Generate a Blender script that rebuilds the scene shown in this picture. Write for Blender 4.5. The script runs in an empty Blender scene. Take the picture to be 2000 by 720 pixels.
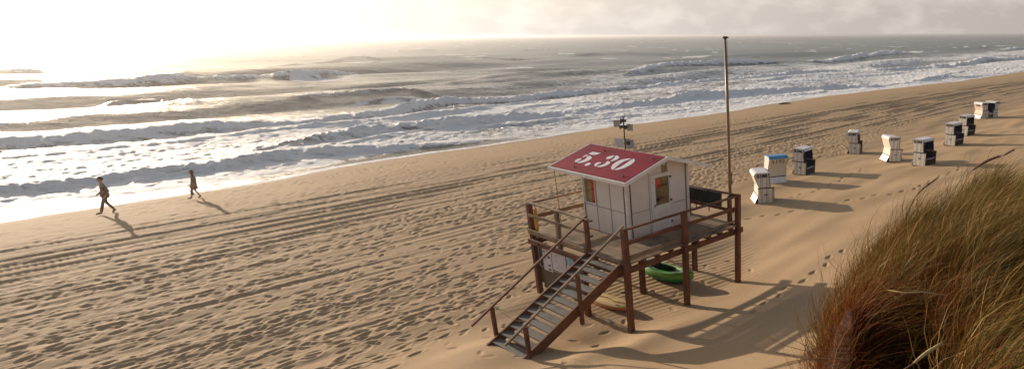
import bpy, math, random
import numpy as np
from mathutils import Vector, Matrix
rng = np.random.default_rng(7)
random.seed(7)
C = bpy.context.scene.collection
scene = bpy.context.scene
PI = math.pi

# ------------------------------------------------------------------ frame of the place
# world: X right, Y into the view, Z up.  The beach has its own axes: s runs along the shore, t runs out to sea.
UL = math.hypot(.64, .77)
U = (.64 / UL, .77 / UL)
V = (-U[1], U[0])
ROT = math.atan2(U[1], U[0])
CAM_H = 8.0
SEA = -0.40
SUN_EL = math.radians(12.5)

def W(s, t, z=0.0):
    return (s * U[0] + t * V[0], s * U[1] + t * V[1], z)
def ST(x, y):
    return x * U[0] + y * U[1], x * V[0] + y * V[1]

def sstep(x, a, b):
    k = np.clip((x - a) / (b - a), 0, 1)
    return k * k * (3 - 2 * k)
def softplus(x, k):
    return k * np.logaddexp(0, x / k)
def smax(a, b, k=.35):
    return k * np.logaddexp(a / k, b / k)

def shoreline(s):
    s = np.asarray(s, float)
    a = np.interp(s, [-200, -1, 9, 12.5, 16, 24, 33, 38, 45, 53, 65, 78, 92, 108, 121, 146, 400], [46, 46.1, 46.3, 47.4, 48, 48.1, 48.2, 48.9, 48.2, 47.8, 49, 49.3, 48.6, 47.2, 45.8, 45.8, 45])
    return a + .12 * np.sin(s * .41) + .08 * np.sin(s * .93 + 1)
def dune_mask(x, y, s, t):
    w = x - .155 * y
    wob = .18 * np.sin(y * 1.9 + .6) + .1 * np.sin(y * 4.3)
    left = sstep(w + wob, -.35, .42)
    back = 1 - sstep(t + .25 * np.sin(s * 1.1) + .12 * np.sin(s * 2.7), 3.0, 6.6)
    return left * back

def terrain(s, t):
    s = np.asarray(s, float); t = np.asarray(t, float)
    x = s * U[0] + t * V[0]; y = s * U[1] + t * V[1]
    T0 = np.interp(s, [-60, 4, 7.5, 9, 15, 20, 24.5, 28, 31, 65, 150, 400], [19, 17, 15.4, 12.6, 12.55, 16, 18.4, 20, 20.6, 21.5, 22, 22])
    sl = np.interp(s, [0, 7, 10, 15, 24, 65, 150], [.12, .16, .215, .21, .108, .1, .12])
    z = sl * softplus(T0 - t, .35)
    z = 3.2 - softplus(3.2 - z, .4)
    z = z + .16 * np.exp(-((s - 6.4) / 1.1) ** 2 - ((t - 13.9) / 1.3) ** 2)
    # drifts of blown sand round the stair foot and in front of the platform
    z = z + .13 * np.exp(-((s - 8.6 - .35 * (12 - t)) / 2.4) ** 2 - ((t - 11.2) / .55) ** 2)
    z = z - .06 * np.exp(-((s - 8.9) / 1.5) ** 2 - ((t - 12.7) / .6) ** 2)
    z = z + .05 * np.sin(s * .9 + t * .6) * np.exp(-((t - 15) / 4) ** 2) * (s > 15)
    shore = shoreline(s)
    z = z - .055 * softplus(t - (shore - 7.3), .8) - .06 * softplus(t - shore - 3, 1.)
    r = np.hypot(x, y)
    hill = 6.3 * (1 - sstep(r, .8, 9.5))
    z = smax(z, hill - .4 - 7 * sstep(r, 7.5, 12.5), .3)
    m = dune_mask(x, y, s, t)
    top = 4.90 + .17 * np.clip(x - 1, -.5, 3) + .13 * np.sin(x * 2.1 + y) + .1 * np.sin(y * 2.6 - x * 1.3)
    top = top - 1.5 * np.exp(-((x - .305 * y) / .42) ** 4 - ((y - 5.35) / 1.15) ** 4)
    top = top - .5 * np.exp(-((x - 2.75) / .35) ** 2 - ((y - 4.6) / .6) ** 2)
    far = sstep(s, 7, 20)
    top = top * (1 - .24 * far)
    return z + m * np.maximum(top - z, 0)

def ray_ground(px, py, guess=.3):
    """photo pixel -> (s, t, z) on the sand; used once to read positions off the photograph"""
    th = math.atan((538 - 69.) / 1178)
    cx = (px - 1443.) / 1178; cy = (538. - py) / 1178
    d = (cx, math.cos(th) + cy * math.sin(th), -math.sin(th) + cy * math.cos(th))
    z = guess
    for _ in range(30):
        k = (z - CAM_H) / d[2]
        s, t = ST(d[0] * k, d[1] * k)
        z = .5 * z + .5 * float(terrain(s, t))
    return s, t, float(terrain(s, t))

def noise2(ns, nt, cs, ct, seed):
    """smooth gaussian noise on an ns x nt raster, correlation cs, ct cells"""
    g = np.random.default_rng(seed).standard_normal((ns, nt)).astype(np.float32)
    fs = np.fft.fftfreq(ns)[:, None]; ft = np.fft.rfftfreq(nt)[None, :]
    f = np.exp(-2 * (PI * fs * cs) ** 2 - 2 * (PI * ft * ct) ** 2)
    o = np.fft.irfft2(np.fft.rfft2(g) * f, s=(ns, nt))
    return (o / o.std()).astype(np.float32)

# ------------------------------------------------------------------ helpers
def tag(o, label=None, cat=None, group=None, kind=None):
    if label: o['label'] = label
    if cat: o['category'] = cat
    if group: o['group'] = group
    if kind: o['kind'] = kind
    return o
def empty(name, loc, rz=0, **kw):
    o = bpy.data.objects.new(name, None); C.objects.link(o)
    o.location = loc; o.rotation_euler = (0, 0, rz); o.empty_display_size = .3
    return tag(o, **kw)
def link_mesh(name, me, m=None, parent=None, smooth=False):
    if m is not None: me.materials.append(m)
    o = bpy.data.objects.new(name, me); C.objects.link(o)
    if parent is not None: o.parent = parent
    if smooth: me.polygons.foreach_set('use_smooth', [True] * len(me.polygons))
    return o

class MB:
    def __init__(self): self.v = []; self.f = []
    def add(self, vs, fs):
        b = len(self.v); self.v += [tuple(q) for q in vs]; self.f += [tuple(i + b for i in g) for g in fs]; return self
    def box(self, x0, x1, y0, y1, z0, z1, c=.006):
        """box with small chamfers on its four long vertical/side edges"""
        c = min(c, (x1 - x0) * .2, (y1 - y0) * .2, (z1 - z0) * .2)
        vs = []
        for (zz, k) in ((z0, c), (z0 + c, 0), (z1 - c, 0), (z1, c)):
            vs += [(x0 + k, y0 + k, zz), (x1 - k, y0 + k, zz), (x1 - k, y1 - k, zz), (x0 + k, y1 - k, zz)]
        fs = [(3, 2, 1, 0), (12, 13, 14, 15)]
        for l in range(3):
            for i in range(4):
                j = (i + 1) % 4
                fs.append((l * 4 + i, l * 4 + j, l * 4 + 4 + j, l * 4 + 4 + i))
        return self.add(vs, fs)
    def bar(self, p, q, w, h, up=(0, 0, 1), c=.005):
        """rectangular bar from p to q, width w sideways, height h along up"""
        p = Vector(p); q = Vector(q); d = (q - p).normalized()
        sd = d.cross(Vector(up)).normalized(); u2 = sd.cross(d).normalized()
        prof = [(-w / 2 + c, -h / 2), (w / 2 - c, -h / 2), (w / 2, -h / 2 + c), (w / 2, h / 2 - c), (w / 2 - c, h / 2), (-w / 2 + c, h / 2), (-w / 2, h / 2 - c), (-w / 2, -h / 2 + c)]
        vs = [p + sd * a + u2 * b for a, b in prof] + [q + sd * a + u2 * b for a, b in prof]
        n = 8
        fs = [tuple(range(n - 1, -1, -1)), tuple(range(n, 2 * n))] + [(i, (i + 1) % n, n + (i + 1) % n, n + i) for i in range(n)]
        return self.add(vs, fs)
    def tube(self, pts, r, n=8, cap=True):
        pts = [Vector(p) for p in pts]
        rs = r if isinstance(r, (list, tuple)) else [r] * len(pts)
        vs = []; ref = Vector((0, 0, 1)) if abs((pts[-1] - pts[0]).normalized().z) < .9 else Vector((1, 0, 0))
        for i, p in enumerate(pts):
            d = (pts[min(i + 1, len(pts) - 1)] - pts[max(i - 1, 0)]).normalized()
            a = d.cross(ref).normalized(); b = a.cross(d).normalized()
            for k in range(n):
                th = 2 * PI * k / n
                vs.append(p + (a * math.cos(th) + b * math.sin(th)) * rs[i])
        fs = []
        for i in range(len(pts) - 1):
            for k in range(n):
                j = (k + 1) % n
                fs.append((i * n + k, i * n + j, (i + 1) * n + j, (i + 1) * n + k))
        if cap: fs += [tuple(range(n - 1, -1, -1)), tuple(range((len(pts) - 1) * n, len(pts) * n))]
        return self.add(vs, fs)
    def prism(self, poly, y0, y1):
        """polygon in x,z extruded along y"""
        n = len(poly)
        vs = [(a, y0, b) for a, b in poly] + [(a, y1, b) for a, b in poly]
        fs = [tuple(range(n)), tuple(range(2 * n - 1, n - 1, -1))] + [(i, n + i, n + (i + 1) % n, (i + 1) % n) for i in range(n)]
        return self.add(vs, fs)
    def prismx(self, poly, x0, x1):
        n = len(poly)
        vs = [(x0, a, b) for a, b in poly] + [(x1, a, b) for a, b in poly]
        fs = [tuple(range(n - 1, -1, -1)), tuple(range(n, 2 * n))] + [(i, (i + 1) % n, n + (i + 1) % n, n + i) for i in range(n)]
        return self.add(vs, fs)
    def build(self, name, m, parent=None, smooth=False, solid=0):
        me = bpy.data.meshes.new(name); me.from_pydata([tuple(q) for q in self.v], [], self.f); me.update()
        o = link_mesh(name, me, m, parent, smooth)
        if solid:
            md = o.modifiers.new('thick', 'SOLIDIFY'); md.thickness = solid; md.offset = 0
        return o

def eval_to_mesh(o, name):
    dg = bpy.context.evaluated_depsgraph_get(); dg.update()
    me = bpy.data.meshes.new_from_object(o.evaluated_get(dg)); me.name = name
    return me

def text_mesh(body, size, off=0.0, ext=.002, shear=0):
    cu = bpy.data.curves.new('lettering', 'FONT'); cu.body = body; cu.size = size; cu.offset = off; cu.extrude = ext; cu.shear = shear
    cu.align_x = 'CENTER'; cu.align_y = 'CENTER'; cu.resolution_u = 4
    o = bpy.data.objects.new('lettering', cu); C.objects.link(o)
    me = eval_to_mesh(o, 'lettering')
    bpy.data.objects.remove(o); bpy.data.curves.remove(cu)
    return me

# ------------------------------------------------------------------ materials
class NT:
    def __init__(self, name):
        self.m = bpy.data.materials.new(name); self.m.use_nodes = True
        self.t = self.m.node_tree; self.b = self.t.nodes['Principled BSDF']; self.out = self.t.nodes['Material Output']
    def n(self, kind, **kw):
        nd = self.t.nodes.new(kind)
        for k, v in kw.items():
            if k.startswith('i_'):
                key = k[2:]; key = int(key) if key.isdigit() else key.replace('_', ' ')
                nd.inputs[key].default_value = v
            else: setattr(nd, k, v)
        return nd
    def l(self, a, b): self.t.links.new(a, b)
    def coord(self, scale=(1, 1, 1), kind='Object', rot=(0, 0, 0)):
        tc = self.n('ShaderNodeTexCoord'); mp = self.n('ShaderNodeMapping'); mp.inputs['Scale'].default_value = scale; mp.inputs['Rotation'].default_value = rot
        self.l(tc.outputs[kind], mp.inputs[0]); return mp.outputs[0]
    def noise(self, vec, scale, detail=4, rough=.55, dist=0):
        nd = self.n('ShaderNodeTexNoise'); nd.inputs['Scale'].default_value = scale; nd.inputs['Detail'].default_value = detail
        nd.inputs['Roughness'].default_value = rough; nd.inputs['Distortion'].default_value = dist
        self.l(vec, nd.inputs['Vector']); return nd.outputs['Fac']
    def ramp(self, fac, stops):
        nd = self.n('ShaderNodeValToRGB'); cr = nd.color_ramp
        while len(cr.elements) < len(stops): cr.elements.new(.5)
        for e, (p, c) in zip(cr.elements, stops):
            e.position = p; e.color = (*c, 1) if len(c) == 3 else c
        self.l(fac, nd.inputs[0]); return nd.outputs[0]
    def mixc(self, fac, a, b, bt='MIX'):
        nd = self.n('ShaderNodeMix', data_type='RGBA', blend_type=bt)
        for v, i in ((fac, 0), (a, 6), (b, 7)):
            if isinstance(v, (int, float)): nd.inputs[i].default_value = v
            elif isinstance(v, tuple): nd.inputs[i].default_value = (*v, 1)[:4]
            else: self.l(v, nd.inputs[i])
        return nd.outputs[2]
    def math(self, op, a, b=0., clamp=False, c=None):
        nd = self.n('ShaderNodeMath', operation=op, use_clamp=clamp)
        for i, v in enumerate((a, b, c)):
            if v is None: continue
            if isinstance(v, (int, float)): nd.inputs[i].default_value = v
            else: self.l(v, nd.inputs[i])
        return nd.outputs[0]
    def bump(self, h, strength=.3, dist=.01, normal=None):
        nd = self.n('ShaderNodeBump'); nd.inputs['Strength'].default_value = strength; nd.inputs['Distance'].default_value = dist
        self.l(h, nd.inputs['Height'])
        if normal is not None: self.l(normal, nd.inputs['Normal'])
        self.l(nd.outputs[0], self.b.inputs['Normal']); return nd.outputs[0]
    def attr(self, name):
        nd = self.n('ShaderNodeAttribute'); nd.attribute_name = name; return nd
    def col(self, c):
        i = self.b.inputs['Base Color']
        if isinstance(c, tuple): i.default_value = (*c, 1)
        else: self.l(c, i)

def simple(name, a, b=None, scale=6, stretch=(1, 1, 1), rough=.6, bump=.15, bdist=.004, detail=5, metal=0, lo=.35, hi=.65, spec=.5):
    t = NT(name); b = b or tuple(q * .7 for q in a)
    v = t.coord(stretch); f = t.noise(v, scale, detail)
    t.col(t.ramp(f, [(lo, a), (hi, b)])); t.b.inputs['Roughness'].default_value = rough; t.b.inputs['Metallic'].default_value = metal
    t.b.inputs['Specular IOR Level'].default_value = spec
    if bump: t.bump(t.noise(v, scale * 4, 3), bump, bdist)
    return t.m
def wood(name, a, b, along, dark=(.03, .02, .012), rough=.75):
    """along: axis index of the grain"""
    st = [9, 9, 9]; st[along] = .7
    t = NT(name); v = t.coord(tuple(st)); f = t.noise(v, 3.0, 8, .65, .4)
    c = t.ramp(f, [(.3, a), (.68, b)])
    v2 = t.coord((1, 1, 1)); g = t.noise(v2, 1.6, 6, .6)
    c = t.mixc(t.math('MULTIPLY', t.ramp(g, [(.48, (0, 0, 0)), (.66, (1, 1, 1))]), .6), c, dark)
    g2 = t.noise(t.coord((1.3, 1.3, 1.3)), 2.3, 5, .6); c = t.mixc(t.math('MULTIPLY', t.ramp(g2, [(.5, (0, 0, 0)), (.7, (1, 1, 1))]), .2), c, (.26, .20, .15))
    t.col(c); t.b.inputs['Roughness'].default_value = rough; t.b.inputs['Specular IOR Level'].default_value = .3
    t.bump(f, .5, .004)
    return t.m

M = {}
for ax, nm in enumerate('xyz'):
    M['post_' + nm] = wood('red_brown_timber_' + nm, (.20, .075, .040), (.11, .045, .027), ax)
    M['grey_' + nm] = wood('weathered_timber_' + nm, (.34, .25, .165), (.20, .14, .095), ax)
M['rail_warm_x'] = wood('orange_brown_rail', (.27, .14, .062), (.17, .09, .045), 0)
M['tread'] = wood('grey_tread_timber', (.20, .195, .185), (.12, .115, .108), 1)
M['white'] = simple('white_painted_panel', (.72, .66, .62), (.62, .56, .52), 1.4, rough=.45, bump=.05, lo=.3, hi=.75)
def hut_paint():
    t = NT('weathered_white_panel'); v = t.coord((1, 1, 1)); f = t.noise(v, 1.3, 4)
    c = t.ramp(f, [(.3, (.74, .69, .65)), (.75, (.66, .60, .56))])
    st = t.noise(t.coord((9, 9, .8)), 1.6, 6, .65); c = t.mixc(t.math('MULTIPLY', t.ramp(st, [(.55, (0, 0, 0)), (.75, (1, 1, 1))]), .35), c, (.42, .34, .27))
    sx = t.n('ShaderNodeSeparateXYZ'); t.l(v, sx.inputs[0]); lowd = t.ramp(sx.outputs['Z'], [(.0, (1, 1, 1)), (.35, (0, 0, 0))])
    c = t.mixc(t.math('MULTIPLY', t.math('MULTIPLY', lowd, t.noise(v, 6, 5, .7)), .6), c, (.40, .31, .22))
    t.col(c); t.b.inputs['Roughness'].default_value = .5; t.bump(t.noise(v, 30, 3), .05, .004)
    return t.m
M['white'] = hut_paint()
M['white_trim'] = simple('white_trim_paint', (.78, .76, .74), (.66, .64, .61), 5, rough=.4, bump=.04)
M['seam'] = simple('grey_panel_seam', (.30, .28, .27), rough=.7)
M['dark_strip'] = simple('dark_brown_corner_strip', (.10, .055, .035), (.06, .035, .024), rough=.6)
M['metal'] = simple('grey_metal', (.35, .34, .33), (.25, .24, .23), 14, rough=.4, metal=.7)
M['dark_metal'] = simple('dark_metal', (.06, .05, .045), (.10, .07, .05), 14, rough=.5, metal=.4)
M['rust_pole'] = simple('brown_steel_pole', (.30, .19, .10), (.17, .10, .055), 3, stretch=(4, 4, .6), rough=.45, metal=.25)
M['lit_interior'] = simple('lit_interior_tan', (.52, .40, .18), (.44, .33, .14), 5, rough=.8)  # tan that imitates the brightly lit hut interior behind the window
M['red_cloth'] = simple('red_curtain_cloth', (.85, .04, .02), (.70, .025, .015), 8, stretch=(1, 6, .4), rough=.8, bump=.5, bdist=.02)
M['inside'] = simple('tan_interior_wall', (.30, .22, .14), (.25, .18, .11), 3, rough=.8)
M['yellow'] = simple('yellow_plastic', (.75, .42, .05), (.60, .32, .04), 6, rough=.5)
M['board_black'] = simple('dark_green_board', (.030, .036, .028), (.016, .019, .016), 5, stretch=(1, 6, 1), rough=.7)
M['strap'] = simple('dark_strap_webbing', (.05, .04, .035), rough=.9)
M['paper'] = simple('notice_paper', (.66, .64, .66), (.56, .54, .55), 6, rough=.6, bump=.02)
M['paper_blue'] = simple('blue_notice', (.16, .36, .50), (.45, .55, .60), 9, rough=.6, lo=.45, hi=.55)
M['paper_green'] = simple('green_notice', (.06, .42, .22), (.04, .3, .16), 6, rough=.6)
M['ink'] = simple('black_print', (.02, .02, .022), (.03, .03, .03), 6, rough=.6, bump=0)
M['ink_grey'] = simple('grey_print', (.30, .29, .32), rough=.6, bump=0)
M['board_wood'] = wood('plain_board_timber', (.20, .155, .10), (.13, .10, .065), 2)
M['green_rope'] = simple('green_nylon_rope', (.03, .35, .16), (.02, .22, .1), 30, rough=.7)
M['straw_rope'] = simple('tan_rope', (.40, .25, .12), (.3, .18, .09), 30, rough=.8)
M['black_soft'] = simple('black_padding', (.018, .018, .022), (.03, .03, .03), 8, rough=.7)
M['navy'] = simple('navy_canvas', (.018, .024, .10), (.012, .016, .07), 5, rough=.85, bump=.3)
M['blue_top'] = simple('blue_hood_top', (.10, .30, .56), (.07, .23, .46), 5, rough=.7)  # plain blue on the hood top of a single chair
M['dark_trim'] = simple('dark_wood_trim', (.065, .042, .032), (.035, .024, .02), 9, rough=.6)
M['dark_wicker'] = simple('dark_wicker', (.060, .042, .034), (.03, .022, .02), 40, rough=.7, bump=.6, bdist=.01)

def red_roof():
    t = NT('red_roof_sheeting')
    v = t.coord((1, 1, 1)); f = t.noise(v, 1.4, 5)
    c = t.mixc(t.math('MULTIPLY', t.ramp(t.noise(t.coord((.8, 6, 1)), 2.2, 6, .65), [(.55, (0, 0, 0)), (.72, (1, 1, 1))]), .35), t.ramp(f, [(.35, (.26, .006, .028)), (.7, (.18, .006, .022))]), (.34, .10, .11))
    v2 = t.coord((1, 1, 1)); w = t.n('ShaderNodeTexWave', wave_type='BANDS', bands_direction='X'); w.inputs['Scale'].default_value = 5.2; w.inputs['Distortion'].default_value = .25; w.inputs['Detail'].default_value = 1.0
    t.l(v2, w.inputs['Vector']); t.col(c)
    t.b.inputs['Roughness'].default_value = .6; t.b.inputs['Specular IOR Level'].default_value = .12
    t.bump(w.outputs['Fac'], .35, .012)
    return t.m
M['roof_red'] = red_roof()
M['number_white'] = simple('worn_white_number_paint', (.72, .71, .74), (.60, .58, .62), 9, rough=.6, bump=.1)

def wicker(name='striped_white_wicker', white=(.74, .70, .64), dark=(.13, .10, .09), axis='X', k=(1.0,)):
    t = NT(name); tc = t.n('ShaderNodeTexCoord'); sx = t.n('ShaderNodeSeparateXYZ'); t.l(tc.outputs['Object'], sx.inputs[0])
    a = t.math('ADD', t.math('MULTIPLY', sx.outputs[axis], 3.4), 20.15)
    fr = t.math('FRACT', a)
    # two thin dark stripes in each repeat
    s1 = t.math('LESS_THAN', t.math('ABSOLUTE', t.math('SUBTRACT', fr, .30)), .065)
    s2 = t.math('LESS_THAN', t.math('ABSOLUTE', t.math('SUBTRACT', fr, .55)), .045)
    stp = t.math('MULTIPLY', t.math('ADD', s1, s2, True), .62)
    f = t.noise(tc.outputs['Object'], 9, 5)
    base = t.ramp(f, [(.35, white), (.7, tuple(q * .84 for q in white))])
    weave = t.n('ShaderNodeTexWave', wave_type='BANDS', bands_direction='Z'); weave.inputs['Scale'].default_value = 12; t.l(tc.outputs['Object'], weave.inputs['Vector'])
    c = t.mixc(stp, base, dark)
    t.col(c); t.b.inputs['Roughness'].default_value = .6
    t.bump(weave.outputs['Fac'], .5, .01)
    return t.m
M['wicker'] = wicker()
M['wicker_y'] = wicker('striped_wicker_back', axis='Y', dark=(.40, .36, .32))
M['wicker_plain'] = simple('plain_pale_wicker', (.72, .62, .50), (.60, .52, .42), 30, rough=.65, bump=.5, bdist=.008)
M['chair_white'] = simple('white_canvas_hood', (.70, .69, .70), (.60, .59, .60), 7, rough=.7)

def glass():
    t = NT('window_glass')
    t.b.inputs['Base Color'].default_value = (.9, .93, .9, 1); t.b.inputs['Roughness'].default_value = .03
    t.b.inputs['Transmission Weight'].default_value = 1.0; t.b.inputs['IOR'].default_value = 1.35
    return t.m
M['glass'] = glass()

# ------------------------------------------------------------------ sand
ROW_S0, ROW_S1, ROW_T0, ROW_T1, CELL = -9., 151., 4.6, 54., .04
NS = int((ROW_S1 - ROW_S0) / CELL); NTT = int((ROW_T1 - ROW_T0) / CELL)
def build_detail():
    S = (ROW_S0 + (np.arange(NS) + .5) * CELL).astype(np.float32)[:, None]
    T = (ROW_T0 + (np.arange(NTT) + .5) * CELL).astype(np.float32)[None, :]
    H = np.zeros((NS, NTT), np.float32)
    big = noise2(NS, NTT, 30, 18, 1); mid = noise2(NS, NTT, 9, 5, 2); streak = noise2(NS, NTT, 26, 3.2, 3); small = noise2(NS, NTT, 3.2, 2, 4)
    # how trodden the sand is
    toe = np.interp(S, [-9, 4, 7.5, 9, 12, 16, 20, 24.5, 28, 31, 40, 50, 65, 150], [13, 14, 16.5, 17.2, 18.3, 19.8, 21.6, 22.7, 23.2, 23.8, 24, 24.5, 25, 26]).astype(np.float32)
    patch = noise2(NS, NTT, 75, 35, 5)
    trod = sstep(T + patch * .9, toe - .8, toe + 1.2) * (1 - .72 * sstep(T + patch * 1.2, 29.5, 38))
    trod = trod * np.clip(.85 + .42 * patch, .10, 1.4)
    trod = trod * (1 - .93 * sstep(T, 43.5, 46.5))
    trod = trod.astype(np.float32)
    H += trod * (.004 * mid + .009 * big + .009 * streak + .0025 * small)
    H += .003 * small * sstep(T, 30, 40) * (1 - sstep(T, 44, 47))
    # wheel ruts
    rw = np.random.default_rng(11)
    wob = noise2(NS, 8, 190, .3, 6)[:, 0:1] * .20
    for base, amp, wd in ((24.6, .020, .20), (26.3, .026, .22), (27.4, .022, .2), (28.6, .035, .2), (29.4, .03, .22), (30.2, .05, .22), (30.9, .04, .22), (31.9, .055, .24), (32.6, .045, .2), (33.5, .05, .22), (34.2, .07, .26), (35.0, .05, .22), (35.9, .06, .26), (36.7, .045, .2), (38.2, .03, .2), (40.4, .012, .18)):
        cen = base + wob * rw.uniform(.6, 1.3) + .38 * np.sin(S * rw.uniform(.02, .06) + rw.uniform(0, 6))
        cen = cen - .0011 * np.clip(S - 60, 0, 200) ** 2 * .55
        d = (T - cen) / wd
        am = amp * (.70 + .55 * sstep(S, 18, 34)); m = np.clip(.8 + .6 * noise2(NS, 8, 42, .3, int(base * 10))[:, 0:1], .0, 1.7)
        lug = 1 + .35 * np.sin(S * 2 * PI / .22 + 2.2 * (T - cen) / wd)
        H += am * m * (-np.exp(-d * d) * lug + .75 * np.exp(-(np.abs(d) - 1.5) ** 2 / .25))
    for k in range(12):
        base = 19.5 + k * .95 + rw.uniform(-.3, .3); cen = base + .5 * np.sin(S * rw.uniform(.05, .12) + rw.uniform(0, 6)) - .05 * S
        end = rw.uniform(6, 17); m = (1 - sstep(S, end, end + 6)) * np.clip(.8 + .6 * noise2(NS, 8, 25, .3, 900 + k)[:, 0:1], 0, 1.5)
        d = (T - cen) / rw.uniform(.12, .2)
        H += rw.uniform(.012, .028) * m * (-np.exp(-d * d) + .7 * np.exp(-(np.abs(d) - 1.5) ** 2 / .25))
    # footprints: people walking up and down the beach
    def stamp(s, t, ang, L=.30, Wd=.125, dep=.045, rim=.3):
        i0 = int((s - ROW_S0) / CELL); j0 = int((t - ROW_T0) / CELL); R = 8
        if i0 < R or j0 < R or i0 >= NS - R or j0 >= NTT - R: return
        ss = ROW_S0 + (np.arange(i0 - R, i0 + R + 1) + .5) * CELL - s; tt = ROW_T0 + (np.arange(j0 - R, j0 + R + 1) + .5) * CELL - t
        ca, sa = math.cos(ang), math.sin(ang)
        a = ss[:, None] * ca + tt[None, :] * sa; b = -ss[:, None] * sa + tt[None, :] * ca
        q = (a / (L * .5)) ** 2 + (b / (Wd * .5)) ** 2
        dent = -dep / (1 + (q * .9) ** 3) + dep * rim * np.exp(-(np.sqrt(q) - 1.75) ** 2 / .22)
        w = H[i0 - R:i0 + R + 1, j0 - R:j0 + R + 1]
        w *= (1 - .55 / (1 + q ** 2)); w += dent
    r = np.random.default_rng(5)
    nfoot = 0
    for k in range(1700):
        s = r.uniform(-8, 150) if r.random() < .62 else r.uniform(-8, 45); t = r.uniform(15, 46)
        sgn = 1 if r.random() < .5 else -1
        ang = (0 if sgn > 0 else PI) + r.normal(0, .10) if r.random() < .93 else r.uniform(0, 2 * PI)
        n = int(r.uniform(12, 60)); dep0 = r.uniform(.018, .050); sc = r.uniform(.72, 1.12)
        for i in range(n):
            ang += r.normal(0, .05); s += math.cos(ang) * .66; t += math.sin(ang) * .66
            o = .11 if i % 2 else -.11
            x = s - math.sin(ang) * o; y = t + math.cos(ang) * o
            ii = int((x - ROW_S0) / CELL); jj = int((y - ROW_T0) / CELL)
            if 0 <= ii < NS and 0 <= jj < NTT and r.random() < trod[ii, jj] * (.45 if 29.5 < y < 37 else 1):
                stamp(x, y, ang + r.normal(0, .15), .33 * sc, .13 * sc, dep0 * r.uniform(.5, 1.2)); nfoot += 1
    # the single trails that cross the smooth sand
    for tr in ([(1462, 425), (1513, 419), (1560, 411), (1612, 402), (1680, 388), (1710, 382), (1760, 376), (1800, 364), (1832, 348), (1870, 331), (1890, 321)],
               [(1468, 606), (1503, 588), (1518, 575), (1540, 560), (1568, 545), (1590, 535), (1614, 511), (1640, 490)],
               [(1545, 384), (1600, 371), (1640, 352), (1665, 340), (1690, 330)]):
        P = [ray_ground(*q, guess=.5)[:2] for q in tr]
        acc = 0; side = 1
        for (a0, b0), (a1, b1) in zip(P[:-1], P[1:]):
            L = math.hypot(a1 - a0, b1 - b0); an = math.atan2(b1 - b0, a1 - a0)
            while acc < L:
                f = acc / L; side = -side
                stamp(a0 + (a1 - a0) * f - math.sin(an) * .1 * side, b0 + (b1 - b0) * f + math.cos(an) * .1 * side, an + r.normal(0, .1), .30, .13, .05, .15)
                acc += .72
            acc -= L
    for k in range(160):   # feet round the platform
        s = r.uniform(6, 16.5); t = r.uniform(12.5, 19)
        if r.random() < .8: stamp(s, t, r.normal(.2, 1.0), .27, .12, r.uniform(.012, .035), .12)
    # wind ripples on the smooth dry sand
    smooth = (1 - sstep(T + patch * .5, toe - 1.5, toe + 1)) * sstep(T, 7.5, 11)
    ph = noise2(NS, NTT, 26, 22, 9) * 1.6
    warpa = noise2(NS, NTT, 60, 60, 10)
    H += (.0065 * smooth * np.clip(.6 + .6 * warpa, 0, 1.5) * np.sin((T * .985 + S * .17) * 2 * PI / .26 + ph)).astype(np.float32)
    # fresh drifts in lee hollows under the platform
    H += (.02 * smooth * noise2(NS, NTT, 24, 9, 12)).astype(np.float32)
    H *= (1 - sstep(T, 45.5, 48.5)).astype(np.float32)
    H *= sstep(T, 4.8, 8).astype(np.float32)
    print('footprints', nfoot)
    return H
HD = build_detail()
def sample_detail(s, t):
    fi = (s - ROW_S0) / CELL - .5; fj = (t - ROW_T0) / CELL - .5
    ok = (fi >= 0) & (fi < NS - 1.01) & (fj >= 0) & (fj < NTT - 1.01)
    fi = np.clip(fi, 0, NS - 1.01); fj = np.clip(fj, 0, NTT - 1.01)
    i = fi.astype(int); j = fj.astype(int); a = fi - i; b = fj - j
    h = HD[i, j] * (1 - a) * (1 - b) + HD[i + 1, j] * a * (1 - b) + HD[i, j + 1] * (1 - a) * b + HD[i + 1, j + 1] * a * b
    return h * ok
def ground_z(s, t):
    return float(terrain(s, t)) + float(sample_detail(np.array([s]), np.array([t]))[0])

def grid_mesh(name, X, Y, Z, keep=None, attrs=None):
    nr, nc = X.shape
    idx = np.arange(nr * nc).reshape(nr, nc)
    q = np.stack([idx[:-1, :-1], idx[:-1, 1:], idx[1:, 1:], idx[1:, :-1]], -1).reshape(-1, 4)
    if keep is not None:
        k = keep.reshape(-1)[q].all(1); q = q[k]
    used = np.zeros(nr * nc, bool); used[q.reshape(-1)] = True
    remap = np.cumsum(used) - 1
    q = remap[q]
    co = np.stack([X.reshape(-1)[used], Y.reshape(-1)[used], Z.reshape(-1)[used]], -1).astype(np.float32)
    me = bpy.data.meshes.new(name)
    me.vertices.add(len(co)); me.vertices.foreach_set('co', co.reshape(-1))
    me.loops.add(q.size); me.loops.foreach_set('vertex_index', q.reshape(-1).astype(np.int32))
    me.polygons.add(len(q)); me.polygons.foreach_set('loop_start', (np.arange(len(q)) * 4).astype(np.int32))
    me.polygons.foreach_set('use_smooth', np.ones(len(q), bool))
    me.update(calc_edges=True)
    for k, a in (attrs or {}).items():
        at = me.attributes.new(k, 'FLOAT', 'POINT'); at.data.foreach_set('value', a.reshape(-1)[used].astype(np.float32))
    print(name, len(co), len(q))
    return me

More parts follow.
